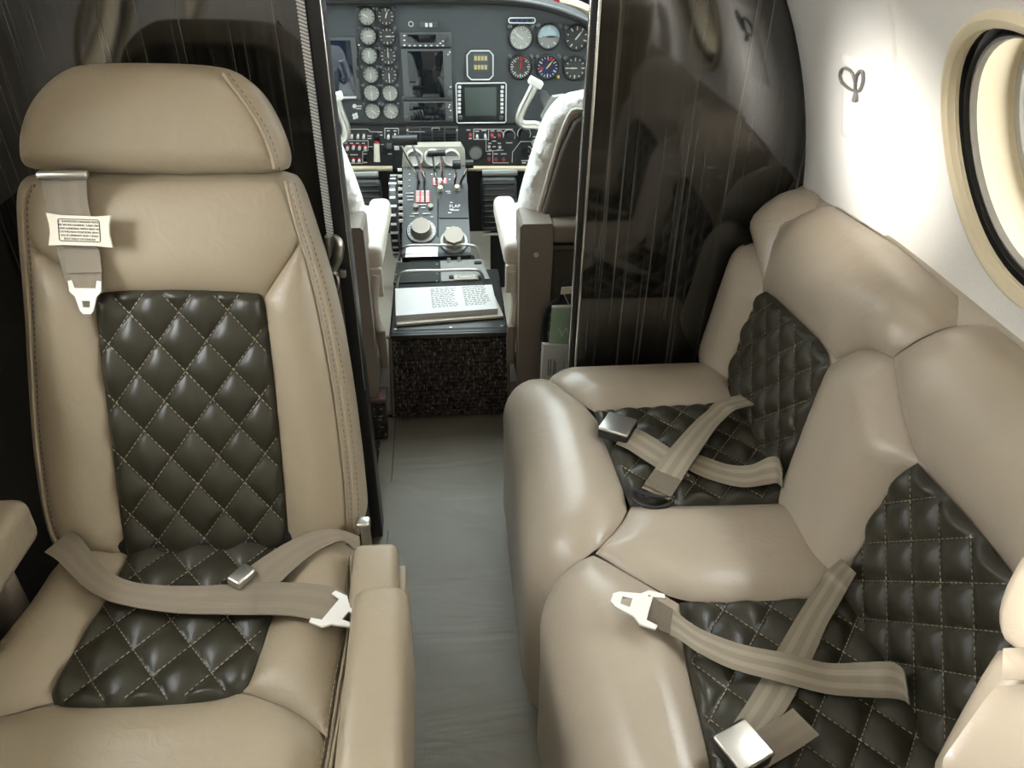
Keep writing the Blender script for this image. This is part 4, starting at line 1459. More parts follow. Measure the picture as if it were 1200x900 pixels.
# red flags on the compass gauges
for (x, y, w) in ((612, 68, 6), (645, 69, 6), (634, 80, 5)):
    mb = MB(); mb.box(Q(x, y, .004), (w * KP, .001, 3 * KP)); mb.build('warning_flag', M['red'], IP, smooth=False)
for (x, y) in ((598, 66), (654, 90)):
    mb = MB(); mb.rbox(Q(x, y, .003), (3 * KP, .005, 3 * KP), .001); mb.build('indicator_lamp', M['yellow'], IP)


def prect(x0, y0, x1, y1, d, th):
    a, b = Q(x0, y0), Q(x1, y1)
    return Vector(((a.x + b.x) / 2, YP - d, (a.z + b.z) / 2)), (abs(b.x - a.x), th, abs(a.z - b.z))


def unit(name, label, box, scr, bmat, smat, r=.004, buttons=(), bsize=(3.4, 3.4), d=.008, knobs=(), border=False):
    c, s = prect(*box, d / 2, d)
    mb = MB(); mb.rbox(c, s, r)
    u = mb.build(name, M[bmat], IP, label=label)
    if border:
        a, b = c - Vector(s) / 2, c + Vector(s) / 2
        yy = YP - d - .0005
        k = .012
        pts = [(a.x + k, yy, a.z), (b.x - k, yy, a.z), (b.x, yy, a.z + k), (b.x, yy, b.z - k), (b.x - k, yy, b.z), (a.x + k, yy, b.z), (a.x, yy, b.z - k), (a.x, yy, a.z + k)]
        if not border == 'oct':
            k = .004
            pts = [(a.x + k, yy, a.z), (b.x - k, yy, a.z), (b.x, yy, a.z + k), (b.x, yy, b.z - k), (b.x - k, yy, b.z), (a.x + k, yy, b.z), (a.x, yy, b.z - k), (a.x, yy, a.z + k)]
        mb = MB(); mb.tube([Vector(p) for p in pts], .0022, n=6, closed=True); mb.build('frame_line', M['paint'], u)
    if scr:
        c2, s2 = prect(*scr, d + .0005, .002)
        mb = MB(); mb.rbox(c2, s2, .0008); mb.build('screen', M[smat], u)
    for bx, by in buttons:
        mb = MB(); mb.rbox(Q(bx, by, d + .0015), (bsize[0] * KP, .005, bsize[1] * KP), .001, seg=1); mb.build('button', M['paint'], u)
    for bx, by, kr in knobs:
        mb = MB(); mb.cyl(Q(bx, by, d - .001), Q(bx, by, d + .012), kr * KP, kr * KP * .85, n=14); mb.build('knob', M['bezel2'], u)
    return u


unit('display', 'large dark blue display at the left', (355, 43.5, 424, 117), (360, 47, 417, 111), 'bezel2', 'screen_blue', buttons=[(416.8 + 4, 52)], bsize=(2, 2))
mb = MB(); c, s = prect(356, 112.5, 418, 114.5, .010, .002); mb.rbox(c, s, .0005); mb.build('display_trim', M['whitebar'], IP)
for y in (72, 86):
    mb = MB(); c, s = prect(418, y - 5, 420.5, y + 5, .009, .002); mb.box(c, s); mb.build('card_slot', M['blackmatte'], IP, smooth=False)
unit('radio', 'narrow radio with dark window above the tall screen', (468, 37.7, 529.3, 54.8), (477.4, 39.8, 511, 49.2), 'bezel2', 'screen', buttons=[(x, 52.8) for x in (480, 486, 492.5, 499, 505.5, 512.5, 519)] + [(474, y) for y in (41, 46.5, 52.3)] + [(516, 50), (519, 47.5)], bsize=(2.6, 1.3), knobs=[(525.8, 46.5, 2.4), (519, 41.5, 2)])
unit('navigator_screen', 'tall dark navigation screen', (469.6, 57, 530.3, 116.6), (477.4, 59.3, 521, 113.5), 'bezel2', 'screen', buttons=[(527, 60.5), (525, 63), (528, 101)], bsize=(2, 1.6), knobs=[(527, 108, 3.4), (473, 113, 1.8)])
unit('navigator_screen', 'short dark screen under the tall one', (472, 118.5, 531, 142.2), (479.6, 119.6, 522.5, 140), 'bezel2', 'screen', buttons=[(527, 122), (526, 124.5), (528, 128.5)], bsize=(2, 1.3), knobs=[(475.5, 136, 2.2), (528, 137, 2)])
unit('annunciator', 'slim annunciator strip above the right gauges', (596, 20.4, 626.7, 26.3), None, 'bezel2', None, border=True, buttons=[])
for i in range(4):
    mb = MB(); c, s = prect(600 + i * 6, 21.6, 604.6 + i * 6, 25.2, .0085, .002); mb.box(c, s); mb.build('annunciator_lamp', M['dial_blue'], IP, smooth=False)
u = unit('digital_clock', 'octagonal clock with amber digits', (547, 59, 577.6, 92.5), (553.5, 63, 572, 83), 'panel', 'bezel2', border='oct')
for k, y in enumerate((67.5, 78)):
    for j in range(4):
        mb = MB(); c, s = prect(555.5 + j * 4, y - 2.6, 558.6 + j * 4, y + 2.6, .0105, .001); mb.box(c, s); mb.build('digit', M['amber'], u, smooth=False)
unit('radar_display', 'square grey green display with white key columns', (534.3, 96.9, 592.6, 142.7), (544.5, 102, 581.5, 135), 'bezel', 'screen_green', border=True,
     buttons=[(538.2, y) for y in (106.5, 111.2, 116, 121, 125.8, 130.3)] + [(588, y) for y in (106.5, 111.2, 116, 121, 125.8, 130.3)] + [(538.5, 101.3), (588.5, 101.3)], bsize=(3.6, 3.2), knobs=[(539.5, 136.5, 2.6), (587, 136.5, 2.6)])
# small controls above the radio
mb = MB(); mb.tube([Q(481.5, 28, .002) + Vector((math.cos(a / 8 * math.pi) * 2.6 * KP, 0, math.sin(a / 8 * math.pi) * 2.6 * KP)) for a in range(16)], .0012, n=5, closed=True); mb.build('lock_ring', M['paint'], IP)
mb = MB(); c, s = prect(491, 25, 513, 32, .003, .006); mb.rbox(c, s, .002); sl = mb.build('slide_switch', M['bezel2'], IP)
for x in (500, 505, 510):
    mb = MB(); c, s = prect(x - 2, 26.5, x + 1.6, 31, .008, .006); mb.rbox(c, s, .001); mb.build('slide_key', M['paint'] if x < 508 else M['bezel2'], sl)
mb = MB(); mb.cyl(Q(415.5, 124, 0), Q(415.5, 124, .008), 2.2 * KP, n=14); mb.build('push_button', M['paint'], IP)
for k in range(4):
    a = k * math.pi / 2 + .5
    mb = MB(); mb.cyl(Q(416.5 + 2.2 * math.cos(a), 135.5 + 2.2 * math.sin(a), 0), Q(416.5 + 2.2 * math.cos(a), 135.5 + 2.2 * math.sin(a), .01), 1.6 * KP, n=10); mb.build('push_button', M['paint'], IP)

# ------------------------------------------------------------------ switch panel below
SWP = empty('switch_panel', (0, 2.48, .44), 'dark lower switch panel with toggles beneath the gauge panel', 'switch panel')
mb = MB(); c, s = prect(330, 146.5, 740, 193.5, -.008, .02); mb.box(c, s); mb.build('panel_face', M['subpanel'], SWP, smooth=False)
mb = MB(); mb.tube([Q(330, 144.8, .004), Q(740, 144.8, .004)], .004); mb.build('panel_edge', M['blackmatte'], SWP)
for xa, xb in ((395, 460), (548, 640)):
    mb = MB(); mb.tube([Q(xa, 196, .012), Q(xb, 196, .012)], 3.0 * KP, n=14); mb.build('padded_edge', M['cream'], SWP)


def toggle(px, py, tip, up_=-1, base='bezel2', L=.016):
    mb = MB(); mb.cyl(Q(px, py, .0), Q(px, py, .004), 2.4 * KP, n=10)
    t = mb.build('toggle_switch', M[base], SWP)
    a = Q(px, py, .003); b = Q(px, py + up_ * 2, .003 + L)
    mb = MB(); mb.cyl(a, b, 1.1 * KP, 1.9 * KP, n=10); mb.build('lever', M[tip], t)


for x in (405.5, 412.7, 419.8, 426.6):
    toggle(x, 157.6, 'paint', 1)
for x, y in ((407.4, 172), (414.5, 171), (421.5, 171.5), (428.3, 172), (406.7, 186.8), (414.4, 186.8), (421.2, 186.8)):
    mb = MB(); mb.cyl(Q(x, y, 0), Q(x, y, .003), 2.8 * KP, n=12); t = mb.build('toggle_switch', M['red'], SWP)
    mb = MB(); mb.cyl(Q(x, y, .003), Q(x, y + 1.5, .016), 1.2 * KP, 2.0 * KP, n=10); mb.build('lever', M['paint'], t)
for x, y in ((455.3, 158), (463, 157)):
    toggle(x, y, 'paint', 1)
for x, y in ((551.2, 157), (576.5, 157.5), (585, 157.5)):
    toggle(x, y, 'red', 1, L=.010)
for x, y in ((559, 158), (568.5, 157.5)):
    toggle(x, y, 'paint', 1)
for x, y in ((573, 171), (585.5, 171.5)):
    toggle(x, y, 'paint', 0, L=.008)
for x, y in ((573, 186), (581, 186.5), (590, 186.5)):
    toggle(x, y, 'red', 0, L=.008)
# gear lever
mb = MB(); c, s = prect(437, 155, 446, 190, .002, .004); mb.rbox(c, s, .001); gl = mb.build('gear_lever', M['bezel'], SWP)
mb = MB(); mb.tube([Q(441.8, 166, .02), Q(442.4, 186, .03)], [3.2 * KP, 3.9 * KP], n=12); mb.build('lever_handle', M['label'], gl)
mb = MB(); mb.cyl(Q(442, 167, .022), Q(442, 163.5, .020), 2.6 * KP, n=12); mb.build('lever_collar', M['red'], gl)
mb = MB(); mb.rbox(Q(441.8, 159, .015), (6 * KP, .015, 5 * KP), .002); mb.build('lever_gate', M['blackmatte'], gl)
for x, y, rr in ((450, 174, 2), (436, 177, 2.4), (450, 177.5, 2.2), (457, 185.5, 2.6), (428.5, 185.5, 2)):
    mb = MB(); mb.cyl(Q(x, y, 0), Q(x, y, .010), rr * KP, rr * KP * .85, n=12); mb.build('knob', M['bezel'], SWP)
for x, y in ((456, 171), (465, 172.5)):
    mb = MB(); mb.rbox(Q(x, y, .003), (6 * KP, .008, 6 * KP), .001); mb.build('guard', M['bezel2'] if x < 460 else M['paint'], SWP)
# right side knobs, gauge and lines
mb = MB(); mb.lathe(Q(557.5, 179, 0), None, [(8.6 * KP, 0), (8.6 * KP, .005), (7.8 * KP, .006), (7.6 * KP, .003), (.0002, .003)], 28, sx=FA); g = mb.build('small_gauge', M['bezel2'], SWP)
mb = MB(); mb.lathe(Q(557.5, 179, .0042), None, [(7.4 * KP, 0), (.0002, 0)], 28, sx=FA); mb.build('dial', M['greymetal'], g)
for x, y, rr, ring in ((596.5, 158.5, 5.4, 1), (614, 156.5, 6.0, 1), (616, 178, 4.2, 0)):
    mb = MB(); mb.cyl(Q(x, y, 0), Q(x, y, .018), rr * KP, rr * KP * .9, n=20); kn = mb.build('rotary_knob', M['bezel'], SWP)
    if ring:
        mb = MB(); mb.tube([Q(x + math.cos(a) * (rr + 1.6), y + math.sin(a) * (rr + 1.6), .0034) for a in [math.radians(-200 + 10 * i) for i in range(24)]], .0013, n=5); mb.build('ring_mark', M['paint'], kn)
    else:
        mb = MB(); mb.tube([Q(x + 2 + math.cos(a) * 5.5, y - 1 + math.sin(a) * 6, .0034) for a in [math.radians(-80 + 10 * i) for i in range(17)]], .0014, n=5); mb.build('ring_mark', M['paint'], kn)
mb = MB(); mb.cyl(Q(626.5, 167, 0), Q(626.5, 167, .012), 4.2 * KP, n=18); mb.build('push_knob', M['beigeplate'], SWP)


def lines(par, segs, w=.0019, f=Q, d=.0034):
    mb = MB()
    for a, b in segs:
        A, B = f(*a, d), f(*b, d)
        L = (B - A).length
        ax = (B - A).normalized()
        nrm = Vector((0, -1, 0)) if f is Q else f.N
        sdv = nrm.cross(ax).normalized()
        mb.box((A + B) / 2, (L, w, .0008), Matrix((ax, sdv, ax.cross(sdv))).transposed())
    o = mb.build('painted_line', M['paint'], par, smooth=False, kind='stuff')
    return o


lines(SWP, [((404, 151), (431, 151)), ((431, 151), (434, 154)), ((434, 154), (448, 154.5)), ((405, 164.5), (431.5, 164.5)), ((431.5, 164.5), (431.5, 176)), ((431.5, 176), (425, 177)), ((425, 177), (425, 191)), ((405, 191), (425, 191)),
            ((451, 150), (467, 150)), ((451, 150), (451, 162)), ((467, 150), (467, 157)), ((432, 171.5), (437, 171.5)),
            ((555, 151), (601, 151)), ((555, 151), (555, 163)), ((555, 163), (572, 163)), ((572.5, 151), (572.5, 164)), ((569.5, 163), (569.5, 177)), ((569.5, 177), (590, 175.5)), ((577.5, 177), (577.5, 190.5)), ((577.5, 190.5), (596, 190.5)),
            ((600, 190), (600.5, 178)), ((600.5, 178), (610, 165.5)), ((610, 165.5), (623, 165.5)), ((588, 154), (591, 158))])
# legends beside the switches
rnd = random.Random(5)
mb = MB()
for x, y, w in [(405 + 7 * i, 167.5, 4) for i in range(4)] + [(413, 181, 5), (406, 181, 4), (417, 181, 5), (428, 180, 5), (428, 190, 5), (457, 180, 5), (448, 169, 4), (433, 159, 5), (433, 162, 5), (447, 158, 3), (455, 153, 4), (463, 153, 4), (549, 152, 5), (551, 162, 4), (559, 153.5, 5), (567, 152.5, 6),
                (577, 153, 5), (585, 153, 6), (578.5, 160.5, 5), (574, 167.5, 4), (585, 167.5, 4), (579, 165, 5), (579, 171.5, 4), (574, 175.5, 4), (584, 175.5, 4), (573, 180, 4), (581, 180, 5), (590, 180, 7), (596.5, 167, 8), (626, 160, 4), (626, 176.5, 4), (615, 188, 9), (614, 190.5, 5), (615, 151, 5), (420.5, 127, 6), (421, 124, 6)]:
    mb.box(Q(x, y, .0034), (w * KP, .0008, 1.2 * KP))
mb.build('legend_marks', M['paint'], SWP, smooth=False, kind='stuff')
# dark annunciator grid in the middle
grid = None
mb = MB(); c, s = prect(476, 148, 537, 170, .002, .004); mb.rbox(c, s, .001); ag = mb.build('annunciator_grid', M['bezel2'], SWP)
for i in range(4):
    for j in range(6):
        mb = MB(); c, s = prect(479 + i * 14.3, 149.6 + j * 3.3, 491.6 + i * 14.3, 152.2 + j * 3.3, .0045, .002); mb.box(c, s); mb.build('annunciator_tile', M['bezel'] if (i + j) % 4 else M['tray'], ag, smooth=False)
lines(SWP, [((479, 153.8), (498, 153.8)), ((506, 149.4), (515, 149.4)), ((506, 149.4), (506, 152.5)), ((515, 149.4), (515, 152.5))], d=.006, w=.0011)
for x, y in ((477.5, 152), (535.5, 152), (535.5, 166.5)):
    mb = MB(); mb.cyl(Q(x, y, .003), Q(x, y, .006), 1.2 * KP, n=8); mb.build('panel_screw', M['paint'], SWP)

# ------------------------------------------------------------------ control yokes
def yoke(label, pts, plate, hubp, y=2.22):
    e = empty('control_yoke', at(*hubp, y=y), label, 'control yoke')
    mb = MB(); mb.tube(crom([at(px, py, y=y) for px, py in pts], 5), .0125, n=12); mb.build('yoke_horn', M['steel'], e)
    p0, p1 = at(*pts[0], y=y), at(*pts[1], y=y)
    d = (p0 - p1).normalized()
    mb = MB(); mb.rbox(p0 + d * .008, (.040, .030, .020), .004, M=Matrix.Rotation(math.atan2(d.x, d.z), 3, 'Y')); mb.build('grip_cap', M['white_metal'], e)
    MB().slab([at(px, py, y=y - .012) for px, py in plate], (0, .024, 0)).build('yoke_hub', M['greymetal'], e, smooth=False)
    a = at(*hubp, y=y)
    mb = MB(); mb.cyl(a, Vector((a.x, 2.49, a.z - .01)), .016); mb.build('yoke_shaft', M['steel'], e)


yoke('grey tubular control yoke before the right gauges', [(626, 100), (619, 114), (611, 130), (608.5, 140), (614, 146), (626, 146.5), (638, 149)], [(634, 138), (648, 114), (662, 112), (664, 150), (640, 148)], (650, 135))
yoke('grey tubular control yoke beside the left pilot seat', [(394, 117), (399, 132), (405, 148), (405, 160), (398, 165), (390, 160), (384, 150)], [(380, 128), (390, 138), (394, 152), (384, 156), (374, 150)], (378, 142))

# ------------------------------------------------------------------ centre pedestal
PD = empty('centre_pedestal', (0, 1.9, 0), 'centre pedestal with carpeted rear face, metal rails and lever quadrant', 'pedestal')
MB().slab([(-.165, 1.69, .012), (.150, 1.69, .012), (.146, 1.685, .262), (-.156, 1.685, .262)], (0, .36, .0)).build('pedestal_box', M['carpet'], PD, smooth=False)
# woven loops of the carpeted face
mb, ml = MB(), MB()
rr = random.Random(2)
for j in range(20):
    z = .020 + j * .0120
    for i in range(22):
        x = -.152 + i * .0142 + rr.uniform(-.0015, .0015) + (.004 if j % 2 else 0)
        if x > .140:
            continue
        if rr.random() < .88:
            mb.rbox((x, 1.683 + rr.uniform(-.001, .0015), z + rr.uniform(-.001, .001)), (.0125, .007, .0085), .0025, seg=1)
        if rr.random() < .45:
            ml.box((x + .0071, 1.682, z + rr.uniform(-.004, .004)), (.0018, .006, rr.uniform(.004, .010)))
mb.build('carpet_loops', M['carpet_loop'], PD, kind='stuff')
ml.build('light_yarn', M['yarn'], PD, smooth=False, kind='stuff')
mb = MB(); mb.tube(crom([(-.163, 1.684, .02), (-.158, 1.682, .15), (-.153, 1.680, .258), (-.148, 1.680, .266), (.0, 1.679, .2665), (.138, 1.680, .267), (.143, 1.680, .258), (.146, 1.682, .15), (.150, 1.684, .02)], 5), .0045, n=8); mb.build('edge_binding', M['taupe'], PD)
mb = MB(); mb.rbox((-.005, 1.86, .268), (.296, .37, .012), .004); mb.build('pedestal_top', M['tray'], PD)
mb = MB(); mb.rbox((-.005, 1.692, .271), (.290, .022, .010), .004); mb.build('leather_strip', M['black'], PD)
for x in (-.14, .0, .13):
    mb = MB(); mb.cyl((x, 1.70, .274), (x, 1.70, .279), .004, n=8); mb.build('stud', M['steel'], PD)
zt = .2745
for nm, P, mt in (('blank_panel', ((461, 333), (515, 331), (515, 308), (465, 309)), 'tray'), ('radio_panel', ((517, 331), (574, 328), (564, 305), (516, 307)), 'greymetal')):
    pts = [at(x, y, z=zt) for x, y in P]
    MB().slab([p + Vector((0, 0, .004)) for p in pts], (0, 0, -.008)).build(nm, M[mt], PD, smooth=False)
for x, y in ((464, 331), (512, 330), (466, 312), (512, 310), (464, 322), (512, 321)):
    mb = MB(); p = at(x, y, z=zt + .004); mb.cyl(p, p + Vector((0, 0, .002)), .003, n=8); mb.build('panel_screw', M['steel'], PD)
mb = MB(); p = at(545, 325, z=zt + .005); mb.rbox(p, (.062, .030, .004), .0015); o = mb.build('placard', M['beigeplate'], PD)
mb = MB(); mb.tube([p + Vector((math.cos(a * .26) * .022, math.sin(a * .26) * .010, .002)) for a in range(24)], .0012, n=5, closed=True); mb.build('placard_ring', M['greymetal'], o)
for x in (529, 563):
    mb = MB(); p = at(x, 325, z=zt + .005); mb.rbox(p, (.013, .016, .008), .002); mb.build('connector', M['black'], PD)
for x, y in ((526, 307), (538, 306)):
    mb = MB(); p = at(x, y, z=zt + .004); mb.cyl(p, p + Vector((0, 0, .012)), .006, .005, n=12); mb.build('switch_button', M['steel'], PD)
mb = MB(); p = at(560, 308.5, z=zt + .004); mb.rbox(p, (.022, .014, .012), .003); mb.build('connector', M['black'], PD)
# two bent metal rails
for P, hz in ((((467.5, 305), (470, 293), (480, 288), (515, 287.3), (548, 287), (559, 291), (562.7, 304)), .06), (((465, 338), (468, 323), (478, 318), (515, 317), (552, 316), (563, 319), (568, 333)), .045)):
    foot0, foot1 = at(*P[0], z=zt), at(*P[-1], z=zt)
    yv = (foot0.y + foot1.y) / 2
    pts = crom([foot0] + [at(x, y, y=yv + .006) for x, y in P[1:-1]] + [foot1], 6)
    mb = MB(); mb.tube(pts, .0042, n=10); mb.build('guard_rail', M['steel'], PD)
# sloping lever quadrant
SQ = plane_surf(at(472, 302, z=.285), (1, 0, 0), (0, .30, .185))
q4 = [SQ.px(*p) for p in ((471, 302), (552, 299), (546, 193), (472, 195))]
base = [SQ(u, v, 0) for u, v in q4]
MB().slab(base, (0, .06, -.26)).build('quadrant_body', M['tray'], PD, smooth=False)
mb = MB(); mb.rbox((-.02, 2.10, .14), (.20, .10, .27), .01); mb.build('pedestal_column', M['blackmatte'], PD)
mb = MB(); mb.slab([SQ(*SQ.px(*p), .001) for p in ((475, 302), (513, 301), (513, 288), (477, 288))], SQ.N * .003); mb.build('brushed_plate', M['steel'], PD, smooth=False)
mb = MB(); mb.slab([SQ(*SQ.px(*p), .0012) for p in ((515, 256), (549, 256), (548, 216), (515, 216))], SQ.N * .002); mb.build('flap_panel', M['black'], PD, smooth=False)
# beige cover with three dials
bp = [at(x, y, y=2.40) for x, y in ((471, 196), (546, 194), (545, 180), (540, 171.5), (478, 172.5), (472, 180))]
bc = MB().slab(bp, (0, .05, 0)).build('dial_cover', M['beigeplate'], PD, smooth=False)
for x in (486, 507, 529):
    c = at(x, 184.5, y=2.40)
    mb = MB(); mb.lathe((c.x, 2.40, c.z), None, [(.027, 0), (.027, .006), (.023, .008), (.022, .002), (.0002, .002)], 28, sx=FA); dl = mb.build('cover_dial', M['white_metal'], bc)
    mb = MB(); mb.lathe((c.x, 2.397, c.z), None, [(.021, 0), (.0002, 0)], 24, sx=FA); mb.build('dial_face', M['paint'], dl)
    mb = MB(); mb.slab([Vector((c.x + math.cos(math.radians(a)) * .021, 2.3955, c.z + math.sin(math.radians(a)) * .021)) for a in range(15, 166, 15)], (0, -.0005, 0)); mb.build('dial_segment', M['greymetal'], dl, smooth=False)  # grey upper segment of the dial face


def lever(label, slot, knob, yk, kw, kh, tip='black'):
    a = SQ(*SQ.px(*slot), 0)
    b = at(*knob, y=yk)
    e = mb = MB(); mb.tube([a - SQ.N * .004, a.lerp(b, .5), b], [.0045, .0045, .0035], n=8)
    s = mb.build('lever', M['chrome'], PD, label=label)
    mb = MB(); mb.tube([b - Vector((kw / 2, 0, 0)), b + Vector((kw / 2, 0, 0))], kh / 2, n=16); mb.build('lever_knob', M[tip], s)


lever('polished throttle lever with long black knob', (492, 214), (467.5, 164.5), 2.26, .037, .030)
lever('polished throttle lever with long black knob', (498.5, 212), (481.5, 164), 2.26, .037, .030)
lever('thin lever with slim black knob', (512, 214), (506.5, 180), 2.30, .028, .018)
lever('thin lever with slim black knob', (519, 213), (516.5, 179.5), 2.30, .028, .018)
lever('short lever with black and grey knob', (533, 216), (535, 193), 2.28, .024, .026)
lever('short lever with black and grey knob', (539, 215), (550, 192), 2.28, .024, .026)
for x0, x1, y0, y1 in ((488.5, 490.5, 202, 247 - 10), (496, 498.5, 202, 247 - 10), (511, 512.5, 200, 216), (519, 520.5, 200, 216), (512.5, 514, 234, 278)):
    mb = MB(); mb.slab([SQ(*SQ.px(x, y), .0014) for x, y in ((x0, y1), (x1, y1), (x1, y0), (x0, y0))], SQ.N * .0006); mb.build('slot', M['blackmatte'], PD, smooth=False)
# striped gates
for (xa, xb, ya, yb, n) in ((487, 504, 223.5, 237.5, 6), (507, 524, 209, 217.5, 4)):
    mb = MB(); mb.slab([SQ(*SQ.px(x, y), .0009) for x, y in ((xa, yb), (xb, yb), (xb, ya), (xa, ya))], SQ.N * .0006); g = mb.build('gate_plate', M['red'], PD, smooth=False)
    for i in range(n):
        for k in range(3):
            y = ya + (yb - ya) * (i + .3) / n
            x = xa + .8 + k * (xb - xa) / 3
            mb = MB(); mb.slab([SQ(*SQ.px(px, py), .0017) for px, py in ((x, y + .9), (x + 3.6, y + .9), (x + 3.6, y - .5), (x, y - .5))], SQ.N * .0004); mb.build('gate_stripe', M['paint'], g, smooth=False)
for x, y in ((516, 223), (535.6, 222)):
    p = SQ(*SQ.px(x, y), 0); mb = MB(); mb.cyl(p, p + SQ.N * .016, .010, .008, n=14); mb.build('friction_knob', M['label'], PD)
for x, y in ((487.5, 243), (504.5, 243)):
    p = SQ(*SQ.px(x, y), 0); mb = MB(); mb.cyl(p, p + SQ.N * .010, .009, .008, n=14); mb.build('friction_knob', M['bronze'], PD)
p = SQ(*SQ.px(494, 272), 0)
mb = MB(); mb.cyl(p, p + SQ.N * .008, .046, .043, n=32); td = mb.build('trim_dial', M['greymetal'], PD)
mb = MB(); mb.cyl(p + SQ.N * .008, p + SQ.N * .034, .033, .028, n=24); mb.build('trim_knob', M['bronze'], td)
mb = MB()
for i in range(16):
    a = math.radians(-20 + i * 14.5)
    pp = p + SQ.N * .0085 + SQ.U * math.cos(a) * .038 + SQ.V * math.sin(a) * .038
    ax = (SQ.U * math.cos(a) + SQ.V * math.sin(a))
    mb.box(pp, (.007, .0025, .001), Matrix((ax, SQ.N.cross(ax), SQ.N)).transposed())
mb.build('dial_marks', M['paint'], td, smooth=False, kind='stuff')
p = SQ(*SQ.px(532, 284), 0)
mb = MB(); mb.cyl(p, p + SQ.N * .008, .044, .041, n=32); td = mb.build('trim_dial', M['greymetal'], PD)
mb = MB(); mb.cyl(p + SQ.N * .008, p + SQ.N * .040, .033, .030, n=8); mb.build('trim_knob', M['bronze'], td)
mb = MB()
for x, y, w in ((480, 205, 2), (480, 212, 2), (480, 219, 2), (480, 227, 9), (481, 231, 8), (481, 235, 7), (495, 240.5, 10), (496, 244, 5), (487, 251, 8), (500, 251, 9), (483, 254, 5), (506, 255, 3), (525, 225, 6), (526, 227, 4), (506, 205, 2), (527, 205, 2), (527, 211, 2), (529, 238, 3), (533, 247, 10), (529, 246, 5), (527, 250, 4), (530, 267.5, 14), (494, 256, 2)):
    a = SQ(*SQ.px(x, y), .0034)
    mb.box(a, (w * .0026, .0026, .0006), Matrix((SQ.U, SQ.V, SQ.N)).transposed())
mb.build('legend_marks', M['paint'], PD, smooth=False, kind='stuff')
Mq = Matrix((SQ.U, SQ.V, SQ.N)).transposed().to_4x4()
text('lettering', 'FLAP', .016, M['paint'], PD, Matrix.Translation(SQ(*SQ.px(533, 242.5), .0036)) @ Mq)
# elevator trim wheel on the left side
tw = MB()
TWc = Vector((-.152, 2.22, .37))
tw.lathe(TWc + Vector((-.012, 0, 0)), None, [(.09, 0), (.118, 0), (.122, .004), (.122, .020), (.118, .024), (.09, .024)], 40, sx=(Vector((0, 1, 0)), Vector((0, 0, 1)), Vector((1, 0, 0))))
two = tw.build('trim_wheel', M['black'], PD)
mb = MB(); mb.cyl(TWc + Vector((-.008, 0, 0)), TWc + Vector((.008, 0, 0)), .092, n=32); mb.build('wheel_disc', M['tray'], two)
mb = MB()
for i in range(30):
    a = 2 * math.pi * i / 30
    R = Matrix.Rotation(a, 3, 'X')
    mb.box(TWc + R @ Vector((0, -.1215, 0)), (.016 if i % 3 else .022, .003, .007), R)
mb.build('wheel_marks', M['whitebar'], two, smooth=False, kind='stuff')
mb = MB()
for i in range(9):
    p = at(468.5 + .2 * i, 199 + i * 7.5, x=-.128)
    mb.box(p, (.012, .003, .008))
mb.build('position_marks', M['whitebar'], PD, smooth=False, kind='stuff')

# checklist booklet and sheets lying on the pedestal
bk = empty('checklist_booklet', at(520, 355, z=.28), 'thick white checklist booklet lying open on the pedestal', 'booklet')
bz = .277
c4 = [at(x, y, z=bz + .022) for x, y in ((464, 370), (583, 361.5), (576.5, 333.5), (463, 338))]
MB().slab(c4, (0, 0, -.012)).build('page_block', M['paper'], bk, smooth=False)
for i in range(3):
    k = .0022 * (i + 1)
    MB().slab([p + Vector(((i % 2) * .0015, -.001 * i, -.0125 - k + .002)) for p in c4], (0, 0, -.0016)).build('page_layer', M['paper'], bk, smooth=False)
SP = plane_surf(c4[0], c4[1] - c4[0], c4[3] - c4[0])
mb = MB()
r2 = random.Random(8)
wd, hd = (c4[1] - c4[0]).length, (c4[3] - c4[0]).length
for col in range(2):
    for i in range(14):
        x = wd * (.36 + col * .33)
        y = hd * (.20 + .052 * i)
        xx = x
        while xx < x + wd * (.20 + .06 * r2.random()):
            w = r2.uniform(.004, .012)
            mb.box(SP(xx + w / 2, y, .0002), (w, .0022, .0004), Matrix((SP.U, SP.V, SP.N)).transposed())
            xx += w + .003
mb.build('printed_lines', M['ink'], bk, smooth=False, kind='stuff')
sh2 = empty('loose_sheets', at(580, 360, z=.28), 'cream loose sheets under the checklist booklet', 'papers')
c5 = [at(x, y, z=bz + .006) for x, y in ((465, 380), (590, 370), (580, 347), (464, 352))]
MB().slab(c5, (0, 0, -.0065)).build('sheet_block', M['ivory'], sh2, smooth=False)

